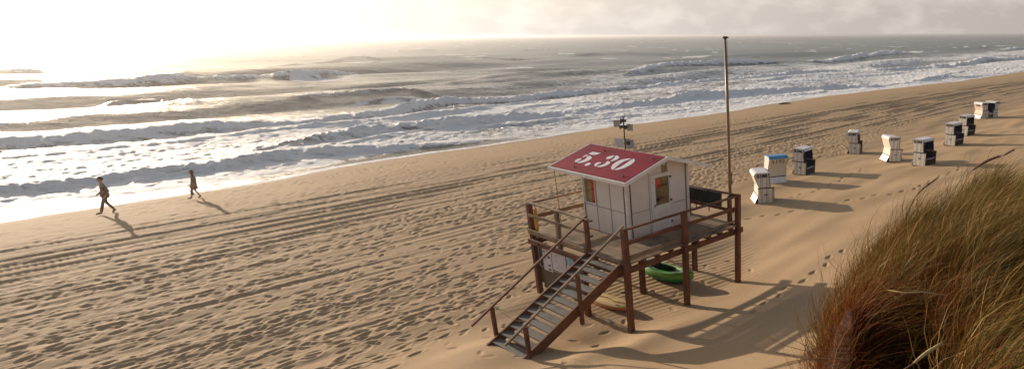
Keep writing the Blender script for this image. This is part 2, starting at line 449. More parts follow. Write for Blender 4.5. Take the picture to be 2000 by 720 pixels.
def sand_material():
    t = NT('beach_sand')
    v = t.coord((1, 1, 1), rot=(0, 0, -ROT))
    f1 = t.noise(v, .35, 6, .6); f2 = t.noise(v, 9, 6, .7); f3 = t.noise(v, 160, 3, .6)
    c = t.ramp(f1, [(.3, (.435, .302, .180)), (.7, (.375, .256, .152))])
    c = t.mixc(.35, c, t.ramp(f2, [(.3, (.32, .22, .130)), (.7, (.49, .352, .215))]))
    c = t.mixc(.22, c, t.ramp(f3, [(.35, (.20, .13, .075)), (.65, (.62, .48, .31))]))
    # dark thatch and humus under the dune grass
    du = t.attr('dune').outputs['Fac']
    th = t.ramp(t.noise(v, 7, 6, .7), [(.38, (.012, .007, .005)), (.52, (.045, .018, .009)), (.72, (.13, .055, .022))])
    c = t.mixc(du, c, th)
    # sand the sea has wetted
    we = t.attr('wet').outputs['Fac']
    wetn = t.math('ADD', we, t.math('MULTIPLY', t.math('SUBTRACT', t.noise(t.coord((.5, 2, 1), rot=(0, 0, -ROT)), .6, 5), .5), .5), True)
    wetm = t.ramp(wetn, [(.25, (0, 0, 0)), (.6, (1, 1, 1))])
    c = t.mixc(wetm, c, t.mixc(1.0, c, (.52, .46, .42), 'MULTIPLY'))
    t.col(c)
    gl = t.ramp(wetn, [(.62, (0, 0, 0)), (.95, (1, 1, 1))])
    t.l(t.math('MULTIPLY_ADD', gl, -.62, c=.85), t.b.inputs['Roughness'])
    t.l(t.math('MULTIPLY_ADD', wetm, .45, c=.10), t.b.inputs['Specular IOR Level'])
    hh = t.math('ADD', t.math('MULTIPLY', f2, 1.0), t.math('MULTIPLY', f3, .25))
    bp = t.n('ShaderNodeBump'); bp.inputs['Distance'].default_value = .02
    t.l(hh, bp.inputs['Height']); t.l(t.math('MULTIPLY_ADD', wetm, -.38, c=.45), bp.inputs['Strength'])
    t.l(bp.outputs[0], t.b.inputs['Normal'])
    return t.m

def build_sand():
    # polar tessellation that gets finer where one looks closely; a plain height field everywhere
    az = np.concatenate([np.linspace(-180, -54, 50)[:-1], np.arange(-54, 29.5, .085), np.linspace(29.5, 180, 60)])
    az = np.radians(az)
    r = [.02]
    while r[-1] < 9: r.append(r[-1] + (.06 if r[-1] > 3 else .25))
    while r[-1] < 175: r.append(r[-1] + min(max(r[-1] ** 2 * .00010, .032), .24))
    while r[-1] < 9000: r.append(r[-1] * 1.12)
    r = np.array(r)
    R, A = np.meshgrid(r, az, indexing='ij')
    X = R * np.sin(A); Y = R * np.cos(A)
    s, t = ST(X, Y)
    Z = terrain(s, t) + sample_detail(s, t)
    Z = np.where(R > 400, np.minimum(Z, 12), Z)
    shore = shoreline(s)
    wet = np.clip((t - (shore - 1.9)) / 2.2, 0, 1) * (1 - .75 * sstep(s, 30, 44))
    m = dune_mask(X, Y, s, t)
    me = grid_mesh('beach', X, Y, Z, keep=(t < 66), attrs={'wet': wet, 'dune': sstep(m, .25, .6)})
    o = link_mesh('beach', me, sand_material()); tag(o, 'pale brown sand beach with ruts and footprints', kind='structure')
    return o
build_sand()

# ------------------------------------------------------------------ sea
def sea_pt(px, py, z=SEA):
    th = math.atan((538 - 69.) / 1178)
    cx = (px - 1443.) / 1178; cy = (538. - py) / 1178
    d = (cx, math.cos(th) + cy * math.sin(th), -math.sin(th) + cy * math.cos(th))
    k = (z - CAM_H) / d[2]
    return ST(d[0] * k, d[1] * k)
# crests read off the photograph: (points, height, shoreward width, seaward width, foam)
CREST = [
 ([(-300, 392), (0, 373), (100, 361), (220, 348), (330, 333), (430, 323), (520, 305), (640, 294), (760, 286), (900, 276), (1040, 262)], .34, .5, 1.6, 1.0),
 ([(500, 286), (560, 277), (630, 266), (700, 256), (790, 246), (900, 241), (1000, 229), (1100, 221), (1200, 206), (1300, 196), (1344, 187), (1424, 181), (1520, 173), (1580, 169), (1640, 158), (1696, 164), (1760, 166)], .62, .75, 2.2, 1.0),
 ([(-300, 275), (0, 256), (100, 251), (200, 246), (280, 243), (370, 231), (450, 231), (600, 223), (700, 216), (750, 208), (820, 196), (880, 183), (950, 188), (1050, 181), (1150, 173), (1200, 169), (1280, 159), (1300, 162), (1424, 153), (1520, 143), (1580, 137), (1640, 135), (1700, 133)], .80, .9, 2.8, 1.0),
 ([(-100, 186), (60, 178), (120, 176), (250, 173), (350, 166), (430, 161), (500, 158), (520, 153), (560, 156), (630, 151), (700, 141), (760, 137), (825, 135), (875, 137), (920, 138)], 1.0, 1.3, 3.6, .85),
 ([(1215, 141), (1252, 137), (1304, 129), (1440, 123), (1520, 120), (1570, 121)], 1.05, 1.2, 4, 1.0),
 ([(1570, 118), (1608, 116), (1696, 108), (1776, 102), (1840, 102), (1900, 103)], 1.3, 2, 6, 1.0),
 ([(1650, 92), (1680, 92), (1760, 91), (1790, 92)], 1.3, 2, 6, .9),
 ([(1860, 94), (1872, 93), (1912, 91), (1940, 92)], 1.3, 2, 6, .9),
 ([(1830, 128), (1872, 124), (1920, 114), (1988, 112), (2060, 110)], .9, 1.4, 4, 1.0),
 ([(1700, 136), (1740, 134), (1824, 128), (1860, 128)], .6, 1.2, 3, .9),
 ([(1930, 98), (1952, 98), (1992, 94), (2050, 92)], 1.2, 2, 6, .9),
 ([(1760, 160), (1800, 157), (1832, 150), (1880, 151), (1930, 146), (2000, 137), (2060, 130)], .4, .8, 2, 1.0),
 ([(-80, 134), (65, 131), (200, 134), (350, 132), (500, 125), (650, 115), (700, 111), (780, 112), (860, 116)], .85, 2.2, 5, .12),
 ([(80, 149), (210, 147), (330, 148), (500, 137), (600, 136)], .6, 1.6, 4, .15),
 ([(190, 201), (215, 199), (260, 197), (310, 194), (360, 197), (400, 201)], .6, 1.0, 2.6, .3),
 ([(540, 256), (600, 250), (700, 246), (760, 238), (860, 226), (960, 214)], .22, .6, 1.6, .7),
 ([(860, 164), (880, 162), (960, 152), (1040, 147), (1080, 148)], .55, 1.1, 3, .1),
 ([(560, 192), (640, 186), (720, 180), (800, 174), (860, 176)], .45, .9, 2.6, .5),
 ([(700, 96), (800, 97), (900, 95), (1040, 93), (1100, 96)], .9, 2.5, 8, .5),
 ([(1100, 108), (1180, 104), (1260, 101), (1330, 103)], .9, 2.2, 6, .1),
 ([(1370, 112), (1450, 108), (1520, 109)], .8, 2.2, 6, .1),
 ([(1420, 84), (1500, 83), (1580, 84), (1640, 83)], 1.2, 3, 9, .75),
 ([(150, 110), (300, 106), (480, 104), (600, 107)], .8, 3, 8, .05),
 ([(900, 112), (980, 110), (1060, 114)], .8, 2.2, 6, .1),
]
def sea_fields(s, t, R):
    rs = np.random.default_rng(21)
    Z = np.zeros_like(s)
    near = sstep(t, 47, 80)
    amp_env = .30 + .70 * sstep(t, 55, 120)
    for i in range(64):
        lam = 1.6 * 1.062 ** i * rs.uniform(.92, 1.08)
        th = rs.normal(0, .55)                       # direction around straight-on to the beach
        k = 2 * PI / lam
        if lam > 5: th *= .30
        a = .0105 * lam ** .80 * rs.uniform(.5, 1.2)
        ph = rs.uniform(0, 6.28)
        dr = R * R / 8.4 * .0012 * 1.0
        att = 1 - sstep(dr, lam * .22, lam * .5)
        q = (math.cos(th) * t + math.sin(th) * s) * k + ph
        Z += a * att * (np.sin(q) + .22 * np.sin(2 * q + 1.57))
    Z *= amp_env * (.35 + .65 * near)
    foam = np.zeros_like(s)
    nz = noise2(1024, 512, 5, 3, 31); nz2 = noise2(1024, 512, 2.0, 1.4, 32); nz3 = noise2(1024, 512, 22, 7, 33)
    def samp(n, cs, ct):
        a = (s / cs) % 1024; b = (t / ct) % 512
        i = a.astype(int) % 1024; j = b.astype(int) % 512; fa = a - np.floor(a); fb = b - np.floor(b)
        i1 = (i + 1) % 1024; j1 = (j + 1) % 512
        return n[i, j] * (1 - fa) * (1 - fb) + n[i1, j] * fa * (1 - fb) + n[i, j1] * (1 - fa) * fb + n[i1, j1] * fa * fb
    lump = samp(nz, .07, .07); lump2 = samp(nz2, .06, .06); patch = samp(nz3, .35, .35); wv = samp(nz, .6, .6)
    for pts, h, w1, w2, fo in CREST:
        P = np.array([sea_pt(*p, z=SEA + h * .7) for p in pts]); o = np.argsort(P[:, 0]); P = P[o]
        sg = np.linspace(P[0, 0], P[-1, 0], 400); tg = np.interp(sg, P[:, 0], P[:, 1]); kk = max(3, int(400 * 4.5 / (P[-1, 0] - P[0, 0]))) | 1; kk = min(kk, 81)
        tg = np.convolve(np.pad(tg, kk // 2, 'edge'), np.ones(kk) / kk, 'valid'); tc = np.interp(s, sg, tg)
        L = P[-1, 0] - P[0, 0]; e = min(L * .14 + .5, 9)
        env = sstep(s, P[0, 0] - e * .3, P[0, 0] + e) * (1 - sstep(s, P[-1, 0] - e, P[-1, 0] + e * .3))
        if fo < .3: h *= .55; w1 *= 1.3
        hv = h * env * (1 + .22 * wv)
        d = t - tc + .25 * wv * min(w1, 1.2) + (.10 * lump * (R < 90) if fo > .4 else 0)
        prof = np.where(d < 0, np.exp(-np.abs(d / w1) ** 2.2), np.exp(-(np.abs(d) / w2) ** 1.5))
        Z += hv * prof - .16 * hv * np.exp(-((d + w1 * 2.6) / (w1 * 1.5)) ** 2)
        if fo > 0:
            f = fo * env * np.where(d < 0, np.exp(-(d / (w1 * 1.5)) ** 2), np.exp(-(d / (w2 * .55)) ** 2))
            foam = np.maximum(foam, f)
            Z += env * fo * np.exp(-(d / w1) ** 2) * (.05 * lump + .035 * lump2) * min(1.6, h + .5)
    # suds that lie on the water between the breakers
    surf = (1 - sstep(t + 4 * patch, 68, 112)) 
    right = sstep(s, 20, 90)
    surf = np.maximum(surf, right * (1 - sstep(t + 7 * patch, 95, 150)) * .9)
    base = surf * (.70 + .13 * patch)
    wc = sstep(wv + .7 * patch, 2.0, 2.6) * (t > 90) * .8
    foam = np.clip(np.maximum(foam, np.maximum(base, wc)), 0, 1)
    Z += (.030 * lump + .02 * lump2) * surf
    # thin lines of foam left by smaller waves
    for k in range(26):
        tc = 50 + k * 3.1 + rs.uniform(-1, 1) + rs.uniform(.8, 2.4) * np.sin(s * rs.uniform(.03, .10) + rs.uniform(0, 6)) + 1.1 * wv
        on = sstep(np.sin(s * rs.uniform(.04, .11) + rs.uniform(0, 6)) + .5 * patch, .0, .7) * (1 - sstep(tc, 90, 125))
        d = t - tc; h = rs.uniform(.08, .24)
        Z += on * h * np.where(d < 0, np.exp(-(d / .55) ** 2), np.exp(-np.abs(d) / 1.3))
        foam = np.maximum(foam, on * rs.uniform(.75, 1.0) * np.where(d < 0, np.exp(-(d / .6) ** 2), np.exp(-(d / 1.4) ** 2)))
    dep = SEA - terrain(s, t)
    foam = np.maximum(foam, (.95 + .25 * patch) * np.exp(-np.abs(dep + .03 * wv) / .05) * (t < 60))
    foam = np.maximum(foam, sstep(s + 6 * wv, 28, 46) * (.82 + .15 * patch) * (t < 62))
    # thin out toward the beach; on the left a smooth sheet of wash runs up the sand
    sh = shoreline(s); left = 1 - sstep(s, 24, 34)
    thin = sstep(t, sh + .5, sh + 6)
    Z = Z * (.30 + .70 * thin)
    wash = left * (1 - sstep(t + .6 * wv, sh + 1.2, sh + 3.6))
    foam = foam * (1 - .93 * wash * sstep(t, sh + .25, sh + .8)); Z = Z * (1 - .85 * wash)
    Z = np.where(t > sh - .2, np.maximum(Z, terrain(s, t) - SEA + .012), Z)
    return Z, foam

def sea_material():
    t = NT('sea_water')
    v = t.coord((1, 1, 1), rot=(0, 0, -ROT))
    vs = t.coord((.33, 1.0, 1.0), rot=(0, 0, -ROT))
    fo = t.attr('foam').outputs['Fac']
    # lacy suds: stretched cells and noise
    n1 = t.noise(vs, 1.1, 9, .68, .6); n2 = t.noise(vs, .16, 6, .6, .4); n3 = t.noise(v, 6.5, 5, .7)
    lace = t.math('ADD', t.math('MULTIPLY', n1, .62), t.math('ADD', t.math('MULTIPLY', n2, .26), t.math('MULTIPLY', n3, .22)))
    f = t.math('ADD', fo, t.math('MULTIPLY', t.math('SUBTRACT', lace, .56), 2.4))
    mask = t.ramp(f, [(.36, (0, 0, 0)), (.62, (1, 1, 1))])
    deep_less_glare = t.attr('depth_less_glare').outputs['Fac']
    wc = t.mixc(deep_less_glare, (.27, .215, .175), (.048, .058, .048))  # sandy shallows tone, also paints glare into the far left water
    wc = t.mixc(t.math('MULTIPLY', t.noise(vs, .05, 4), .5), wc, (.075, .085, .065))
    t.col(t.mixc(mask, wc, (.80, .80, .80)))
    t.l(t.math('MULTIPLY_ADD', mask, .45, c=t.math('MULTIPLY_ADD', deep_less_glare, .12, c=.16)), t.b.inputs['Roughness'])
    t.l(t.math('MULTIPLY_ADD', mask, -.30, c=.5), t.b.inputs['Specular IOR Level'])
    t.b.inputs['IOR'].default_value = 1.333
    h1 = t.noise(vs, 1.6, 8, .62, .5); h2 = t.noise(v, 14, 4, .6)
    h = t.math('ADD', t.math('MULTIPLY', h1, .14), t.math('MULTIPLY', n3, .045))
    h = t.math('ADD', h, t.math('MULTIPLY', mask, .05))
    h = t.math('ADD', h, t.math('MULTIPLY', h2, .012))
    h = t.math('ADD', h, t.math('MULTIPLY', t.noise(t.coord((.16, .42, 1), rot=(0, 0, -ROT)), 1.0, 4, .6, .3), .55))
    t.bump(h, 1.0, 1.0)
    return t.m
def build_sea():
    az = np.concatenate([np.linspace(-180, -56, 60)[:-1], np.arange(-56, 31, .078), np.linspace(31, 180, 60)])
    az = np.radians(az)
    r = [34.]
    while r[-1] < 300: r.append(r[-1] + min(max(r[-1] ** 2 * .000055, .06), 2.))
    while r[-1] < 30000: r.append(r[-1] * 1.03)
    r = np.array(r)
    R, A = np.meshgrid(r, az, indexing='ij')
    X = R * np.sin(A); Y = R * np.cos(A); s, t = ST(X, Y)
    dz, foam = sea_fields(s, t, R)
    Z = SEA + dz * (1 - sstep(R, 900, 2500)) - R * R / (2 * 6.37e6) * 0
    depth_less_glare = sstep(t - .6 * np.clip(60 - s, -60, 60), 45, 170)  # left water kept paler far out, imitating sun glare, besides turbid shallows
    me = grid_mesh('sea', X, Y, Z, keep=(t > 40), attrs={'foam': foam, 'depth_less_glare': depth_less_glare})
    o = link_mesh('sea', me, sea_material()); tag(o, 'grey green sea with lines of white surf', kind='structure')
build_sea()

# thin pane: mostly clear, mirror-like by angle
def thin_glass():
    m = bpy.data.materials.new('window_pane'); m.use_nodes = True; t = m.node_tree
    t.nodes.clear(); o = t.nodes.new('ShaderNodeOutputMaterial'); mx = t.nodes.new('ShaderNodeMixShader')
    a = t.nodes.new('ShaderNodeBsdfTransparent'); a.inputs[0].default_value = (.93, .93, .88, 1)
    g = t.nodes.new('ShaderNodeBsdfGlossy'); g.inputs['Roughness'].default_value = .02
    lw = t.nodes.new('ShaderNodeLayerWeight'); lw.inputs['Blend'].default_value = .5
    pw = t.nodes.new('ShaderNodeMath'); pw.operation = 'POWER'; pw.inputs[1].default_value = 4.0; t.links.new(lw.outputs['Facing'], pw.inputs[0])
    f = t.nodes.new('ShaderNodeMath'); f.operation = 'MULTIPLY_ADD'; f.inputs[1].default_value = .8; f.inputs[2].default_value = .05; t.links.new(pw.outputs[0], f.inputs[0])
    t.links.new(f.outputs[0], mx.inputs[0]); t.links.new(a.outputs[0], mx.inputs[1]); t.links.new(g.outputs[0], mx.inputs[2]); t.links.new(mx.outputs[0], o.inputs[0])
    return m
M['pane'] = thin_glass()

# ------------------------------------------------------------------ platform with stairs
PS, PT = 10.05, 12.40
def L(s, t, z): return (s - PS, t - PT, z)
class PB(MB):
    """boxes and bars given in beach coordinates (s, t, z), stored relative to the platform's corner"""
    def bx(self, s0, s1, t0, t1, z0, z1, c=.006): return self.box(s0 - PS, s1 - PS, t0 - PT, t1 - PT, z0, z1, c)
    def br(self, p, q, w, h, up=(0, 0, 1)): return self.bar(L(*p), L(*q), w, h, up)
root = empty('beach_platform', W(PS, PT, 0), ROT, label='brown timber lookout platform on tall posts with a stair down to the sand', cat='platform')
DECK = 2.12
def post(s, t, z1, w=.15, z0=-.5, m='post_z'):
    g = float(terrain(s, t)); b = PB(); b.bx(s - w / 2, s + w / 2, t - w / 2, t + w / 2, g + z0, z1, .012); return b.build('post', M[m], root)
for s, t, z1 in ((10.05, 12.40, 3.08), (12.36, 12.40, 3.08), (14.87, 12.40, 3.17), (10.0, 14.35, 1.78), (12.25, 14.35, 1.78), (14.92, 14.5, 1.78),
                 (10.05, 17.0, 3.08), (12.4, 17.0, 3.06), (14.87, 17.0, 3.08)):
    post(s, t, z1)
for s, t in ((10.05, 15.52), (10.05, 14.08)):
    b = PB(); b.bx(s - .055, s + .055, t - .06, t + .06, 1.80, 3.07, .01); b.build('rail_post', M['grey_z' if t > 15 else 'post_z'], root)
b = PB(); b.bx(14.82, 14.92, 14.6, 14.7, 1.95, 3.06, .01); b.build('rail_post', M['post_z'], root)
b = PB(); b.bx(14.74, 14.81, 12.68, 12.75, 2.12, 3.06, .01); b.build('rail_post', M['post_z'], root)
for t in (12.53, 14.36, 16.88):
    b = PB(); b.bx(9.95, 15.27, t - .035, t + .035, 1.76, 1.94); b.build('beam', M['post_x'], root)
b = PB(); b.bx(9.90, 9.96, 12.5, 17.1, 1.76, 1.93); b.build('beam', M['post_y'], root)
s = 10.2
while s < 14.9:
    b = PB(); b.bx(s - .04, s + .04, 12.42, 17.08, 1.942, 2.078); b.build('joist', M['post_y'], root); s += .555
b = PB(); s = 9.985
rr = random.Random(3)
while s < 14.98:
    dz = rr.uniform(-.003, .003); b.bx(s, s + .108, 12.385 + rr.uniform(-.012, .012), 17.1, 2.082 + dz, 2.12 + dz, .004); s += .122
b.build('deck', M['grey_y'], root)
# side fascia and kick board on the stair side
b = PB(); b.bx(9.93, 9.965, 14.14, 17.08, 2.10, 2.25); b.build('kick_board', M['grey_y'], root)
b = PB(); b.br((9.99, 12.4, 3.105), (14.93, 12.4, 3.105), .10, .05); b.build('handrail', M['post_x'], root)
b = PB(); b.br((10.1, 12.50, 2.66), (14.85, 12.50, 2.66), .04, .11); b.build('mid_rail', M['post_x'], root)
b = PB(); b.br((10.1, 12.50, 2.24), (12.3, 12.50, 2.24), .04, .12); b.br((12.42, 12.50, 2.24), (14.85, 12.50, 2.24), .04, .05); b.build('toe_board', M['grey_x'], root)
b = PB(); b.br((10.05, 13.98, 3.10), (10.05, 17.08, 3.10), .11, .045); b.build('handrail', M['grey_y'], root)
b = PB(); b.br((9.975, 14.08, 2.72), (9.975, 17.0, 2.72), .035, .10); b.build('mid_rail', M['grey_y'], root)
b = PB(); b.br((10.0, 17.0, 3.085), (14.95, 17.0, 3.085), .10, .05); b.build('handrail', M['rail_warm_x'], root)
b = PB(); b.br((10.1, 16.91, 2.64), (14.85, 16.91, 2.64), .04, .12); b.build('mid_rail', M['rail_warm_x'], root)
b = PB(); b.br((14.87, 12.45, 3.13), (14.87, 16.95, 3.10), .10, .05); b.build('handrail', M['post_y'], root)
b = PB(); b.br((14.79, 12.5, 2.60), (14.79, 16.95, 2.60), .04, .11); b.build('mid_rail', M['post_y'], root)
# stair
SA, SB = (10.04, 2.02), (6.74, .42)
def sz(s): return SB[1] + (s - SB[0]) / (SA[0] - SB[0]) * (SA[1] - SB[1])
for t in (12.60, 14.10):
    b = PB(); b.prism([(SA[0] + .03 - PS, sz(SA[0]) + .14), (SA[0] + .03 - PS, sz(SA[0]) - .20), (SB[0] - .15 - PS, sz(SB[0] - .15) - .17), (SB[0] - .15 - PS, sz(SB[0] - .15) + .12)][::-1], t - .028 - PT, t + .028 - PT)
    b.build('stringer', M['post_x'], root)
for i in range(12):
    s = 9.86 - i * .273; z = sz(s) + .045
    b = PB(); b.bx(s - .135, s + .135, 12.64, 14.06, z - .045, z, .006); b.build('tread', M['tread'], root)
for t, off in ((14.155, 0), (12.545, 0)):
    m = 'grey_x' if t < 13 else 'post_x'
    b = PB(); b.br((10.16, t, 3.17), (6.30, t, 1.10), .07, .055); b.build('stair_handrail', M[m], root)
for s, t, z1 in ((6.93, 14.19, 1.40), (6.86, 12.51, 1.36), (8.50, 12.51, 2.24)):
    g = max(float(terrain(s, t)) - .3, sz(s) - .45) if t < 13 else float(terrain(s, t)) - .3
    b = PB(); b.bx(s - .045, s + .045, t - .045, t + .045, g, z1, .008); b.build('stair_post', M['post_z'], root)
# yellow screws/bracket ends under the left handrail
for q in ((10.08, 10.2, 14.0, 14.05, 2.55, 2.6), (10.12, 10.24, 14.02, 14.07, 3.0, 3.04)):
    b = PB(); b.bx(*q); b.build('bracket', M['dark_metal'], root)
# ropes knotted on the stair rails
def rope_knot(s, t, z, name, label):
    e = empty(name, W(s, t, z), ROT, label=label, cat='rope')
    b = MB(); rk = random.Random(int(s * 100)); pts = []
    for k in range(26):
        a = k * 1.1; pts.append((.04 * math.cos(a) + rk.uniform(-.01, .01) + .004 * (k - 13), .045 * math.sin(a), .03 * math.sin(a * .7 + 1)))
    b.tube(pts, .007, 6); b.build('knot', M['green_rope'], e)
    b = MB(); b.tube([(0, 0, 0), (.05, -.03, -.05), (.12, -.05, -.07), (.18, -.1, -.13)], .006, 6); b.build('rope_tail', M['green_rope'], e)
    return e
rope_knot(7.02, 14.12, 1.36, 'rope', 'green rope end knotted round the lone post of the far stair rail')
e = rope_knot(7.42, 12.56, 1.70, 'rope', 'green rope end knotted round the near stair rail above the steps')
b = MB(); p0 = Vector(L(7.05, 14.1, 1.33)); p1 = Vector(L(7.42, 12.62, 1.66)); q = []
for k in range(13):
    f = k / 12; p = p0.lerp(p1, f); p.z -= .36 * math.sin(PI * f); q.append(p)
b.tube(q, .006, 6); o = b.build('cord', M['straw_rope']); o.location = W(PS, PT, 0); o.rotation_euler = (0, 0, ROT)
tag(o, 'thin tan cord slung across the foot of the stair between its rails', 'cord')

# ------------------------------------------------------------------ hut
HR = empty('lifeguard_hut', W(PS, PT, DECK + .012), ROT, label='small white lifeguard hut with red roof lettered 5.30 on the platform', cat='hut')
def hz(z): return z - DECK - .012
class HB(MB):
    def bx(self, s0, s1, t0, t1, z0, z1, c=.004): return self.box(s0 - PS, s1 - PS, t0 - PT, t1 - PT, hz(z0), hz(z1), c)
    def poly_t(self, pts, t0, t1): return self.prism([(s - PS, hz(z)) for s, z in pts], t0 - PT, t1 - PT)
S0, S1, TF, TB = 11.48, 14.17, 13.93, 16.10
Z0 = 2.135
EL, RG, ER = (11.12, 4.03), (12.86, 4.55), (14.86, 3.99)
def roofz(s, d=0): 
    if s < RG[0]: return EL[1] + (s - EL[0]) / (RG[0] - EL[0]) * (RG[1] - EL[1]) - d
    return RG[1] + (s - RG[0]) / (ER[0] - RG[0]) * (ER[1] - RG[1]) - d
# front gable wall (t = TF) round the door
b = HB()
b.poly_t([(S0 + .06, Z0), (12.46, Z0), (12.46, roofz(12.46, .085)), (S0 + .06, roofz(S0 + .06, .085))], TF, TF + .05)
b.poly_t([(13.34, Z0), (S1 - .06, Z0), (S1 - .06, roofz(S1 - .06, .085)), (13.34, roofz(13.34, .085))], TF, TF + .05)
b.poly_t([(12.46, 3.99), (12.93, 3.99), (12.93, roofz(12.93, .085)), (RG[0], RG[1] - .085), (12.46, roofz(12.46, .085))], TF, TF + .05)
b.poly_t([(13.20, 3.99), (13.34, 3.99), (13.34, roofz(13.34, .085)), (13.20, roofz(13.20, .085))], TF, TF + .05)
b.poly_t([(12.93, 4.26), (13.20, 4.26), (13.20, roofz(13.20, .085)), (12.93, roofz(12.93, .085))], TF, TF + .05)
b.build('front_wall', M['white'], HR)
b = HB()   # stair-side wall with its window opening
b.bx(S0, S0 + .05, TF + .06, 15.42, Z0, 3.98); b.bx(S0, S0 + .05, 15.42, 16.0, Z0, 3.0); b.bx(S0, S0 + .05, 16.0, TB - .05, Z0, 3.98); b.bx(S0, S0 + .05, 15.42, 16.0, 3.86, 3.98)
b.build('side_wall', M['white'], HR)
b = HB(); b.bx(S1 - .05, S1, TF + .06, TB - .05, Z0, 3.98); b.build('side_wall', M['white'], HR)
b = HB(); b.bx(S0 + .06, 12.1, TB - .05, TB, Z0, 3.98); b.bx(13.5, S1 - .06, TB - .05, TB, Z0, 3.98); b.bx(12.1, 13.5, TB - .05, TB, Z0, 2.55); b.bx(12.1, 13.5, TB - .05, TB, 3.8, 3.98)
b.poly_t([(S0 + .06, 3.98), (S1 - .06, 3.98), (S1 - .06, roofz(S1 - .06, .085)), (RG[0], RG[1] - .085), (S0 + .06, roofz(S0 + .06, .085))], TB - .05, TB); b.build('back_wall', M['white'], HR)
b = HB(); b.bx(12.1, 13.5, TB - .03, TB - .022, 2.55, 3.8); fr = b.build('sea_window', M['pane'], HR)
b = HB(); b.bx(S0 + .05, S1 - .05, TF + .05, TB - .05, 2.137, 2.16); b.build('floor', M['grey_x'], HR)
for q in ((S0 + .052, S0 + .07, TF + .07, 15.4, 2.17, 3.9), (S1 - .07, S1 - .052, TF + .07, TB - .07, 2.17, 3.9), (13.5, S1 - .075, TB - .07, TB - .055, 2.17, 3.9)):
    b = HB(); b.bx(*q); b.build('lining', M['inside'], HR)
for s in (S0, S1 - .07):
    for t in (TF - .006, TB - .06):
        b = HB(); b.bx(s, s + .07, t, t + .07, Z0, roofz(s + .035, .10)); b.build('corner_post', M['white_trim'], HR)
# dark strips beside the corners
for s, t in ((S0 - .012, TF + .10), (S0 - .012, TB - .10), (S0 + .13, TF - .014), (S1 - .17, TF - .014)):
    b = HB()
    if s < S0: b.bx(s, s + .014, t, t + .035, Z0, 3.95, .002)
    else: b.bx(s, s + .035, t, t + .014, Z0, roofz(s, .09), .002)
    b.build('corner_strip', M['dark_strip'], HR)
# seams and battens between the panels
b = HB()
b.bx(S0 - .008, S0 + .002, 15.385, 15.41, Z0, 3.98, .002); b.bx(S0 - .008, S0 + .002, 14.70, 14.725, Z0, 3.98, .002); b.bx(S0 - .010, S0 + .002, TF + .14, 16.0, 2.955, 2.975, .002)
b.build('batten', M['seam'], HR)
b = HB()
b.bx(S0 + .17, 12.40, TF - .009, TF + .002, 2.915, 2.935, .002); b.bx(13.38, S1 - .17, TF - .009, TF + .002, 2.915, 2.935, .002); b.bx(12.38, 12.395, TF - .008, TF + .002, Z0, 4.2, .002)
b.build('batten', M['seam'], HR)
# window in the stair side
b = HB()
for t0, t1, z0, z1 in ((15.42, 15.45, 3.0, 3.86), (15.97, 16.0, 3.0, 3.86), (15.45, 15.97, 3.0, 3.03), (15.45, 15.97, 3.83, 3.86)):
    b.bx(S0 - .02, S0 + .06, t0, t1, z0, z1)
wf = b.build('window', M['white_trim'], HR)
b = HB(); b.bx(S0 + .01, S0 + .016, 15.45, 15.97, 3.03, 3.83); b.build('pane', M['pane'], wf)
b = HB()    # red curtain drawn to one side
n = 12
for k in range(n):
    pass
vs = []; fs = []
for j in range(9):
    z = 3.86 - j * .12
    for k in range(n + 1):
        w0 = .27 + .05 * j / 8 - .07 * math.sin(PI * j / 8)
        t = 15.44 + k / n * w0; vs.append((S0 + .050 + .014 * math.sin(k * 1.9) - PS, t - PT, hz(z)))
for j in range(8):
    for k in range(n): a = j * (n + 1) + k; fs.append((a, a + 1, a + n + 2, a + n + 1))
b.add(vs, fs); cu = b.build('curtain', M['red_cloth'], HR, smooth=True, solid=.004)
b = HB(); b.bx(S0 + .085, S0 + .093, 15.58, 15.99, 3.02, 3.85); b.build('lit_interior_panel', M['lit_interior'], HR)  # panel added behind the glass to imitate the bright interior
# door
b = HB()
for s0, s1, z0, z1 in ((12.47, 12.51, Z0, 3.98), (13.29, 13.33, Z0, 3.98), (12.51, 13.29, 3.94, 3.98)):
    b.bx(s0, s1, TF - .016, TF + .06, z0, z1)
b.build('door_frame', M['white_trim'], HR)
b = HB()
for s0, s1, z0, z1 in ((12.515, 12.66, Z0 + .01, 3.935), (13.235, 13.285, Z0 + .01, 3.935), (12.66, 13.235, Z0 + .01, 2.97), (12.66, 13.235, 3.86, 3.935)):
    b.bx(s0, s1, TF - .006, TF + .035, z0, z1)
dr = b.build('door', M['white_trim'], HR)
b = HB(); b.bx(12.66, 13.235, TF + .008, TF + .014, 2.97, 3.86); b.build('door_window', M['pane'], dr)
b = HB()
for s0, s1, z0, z1 in ((12.655, 12.672, 2.965, 3.865), (13.223, 13.24, 2.965, 3.865), (12.672, 13.223, 2.965, 2.98), (12.672, 13.223, 3.848, 3.865)):
    b.bx(s0, s1, TF - .010, TF + .02, z0, z1, .002)
b.build('window_bead', M['seam'], dr)
b = HB(); b.bx(12.585, 12.61, TF - .03, TF - .005, 2.93, 3.03); b.bx(12.585, 12.70, TF - .05, TF - .032, 2.985, 3.005); b.build('handle', M['metal'], dr)
for z in (2.30, 3.02, 3.78):
    b = HB(); b.bx(13.275, 13.345, TF - .03, TF - .012, z, z + .07); b.build('hinge', M['dark_metal'], dr)
b = HB(); b.bx(12.54, 12.56, TF - .02, TF - .005, 3.72, 3.76); b.build('lock', M['red_cloth'], dr)
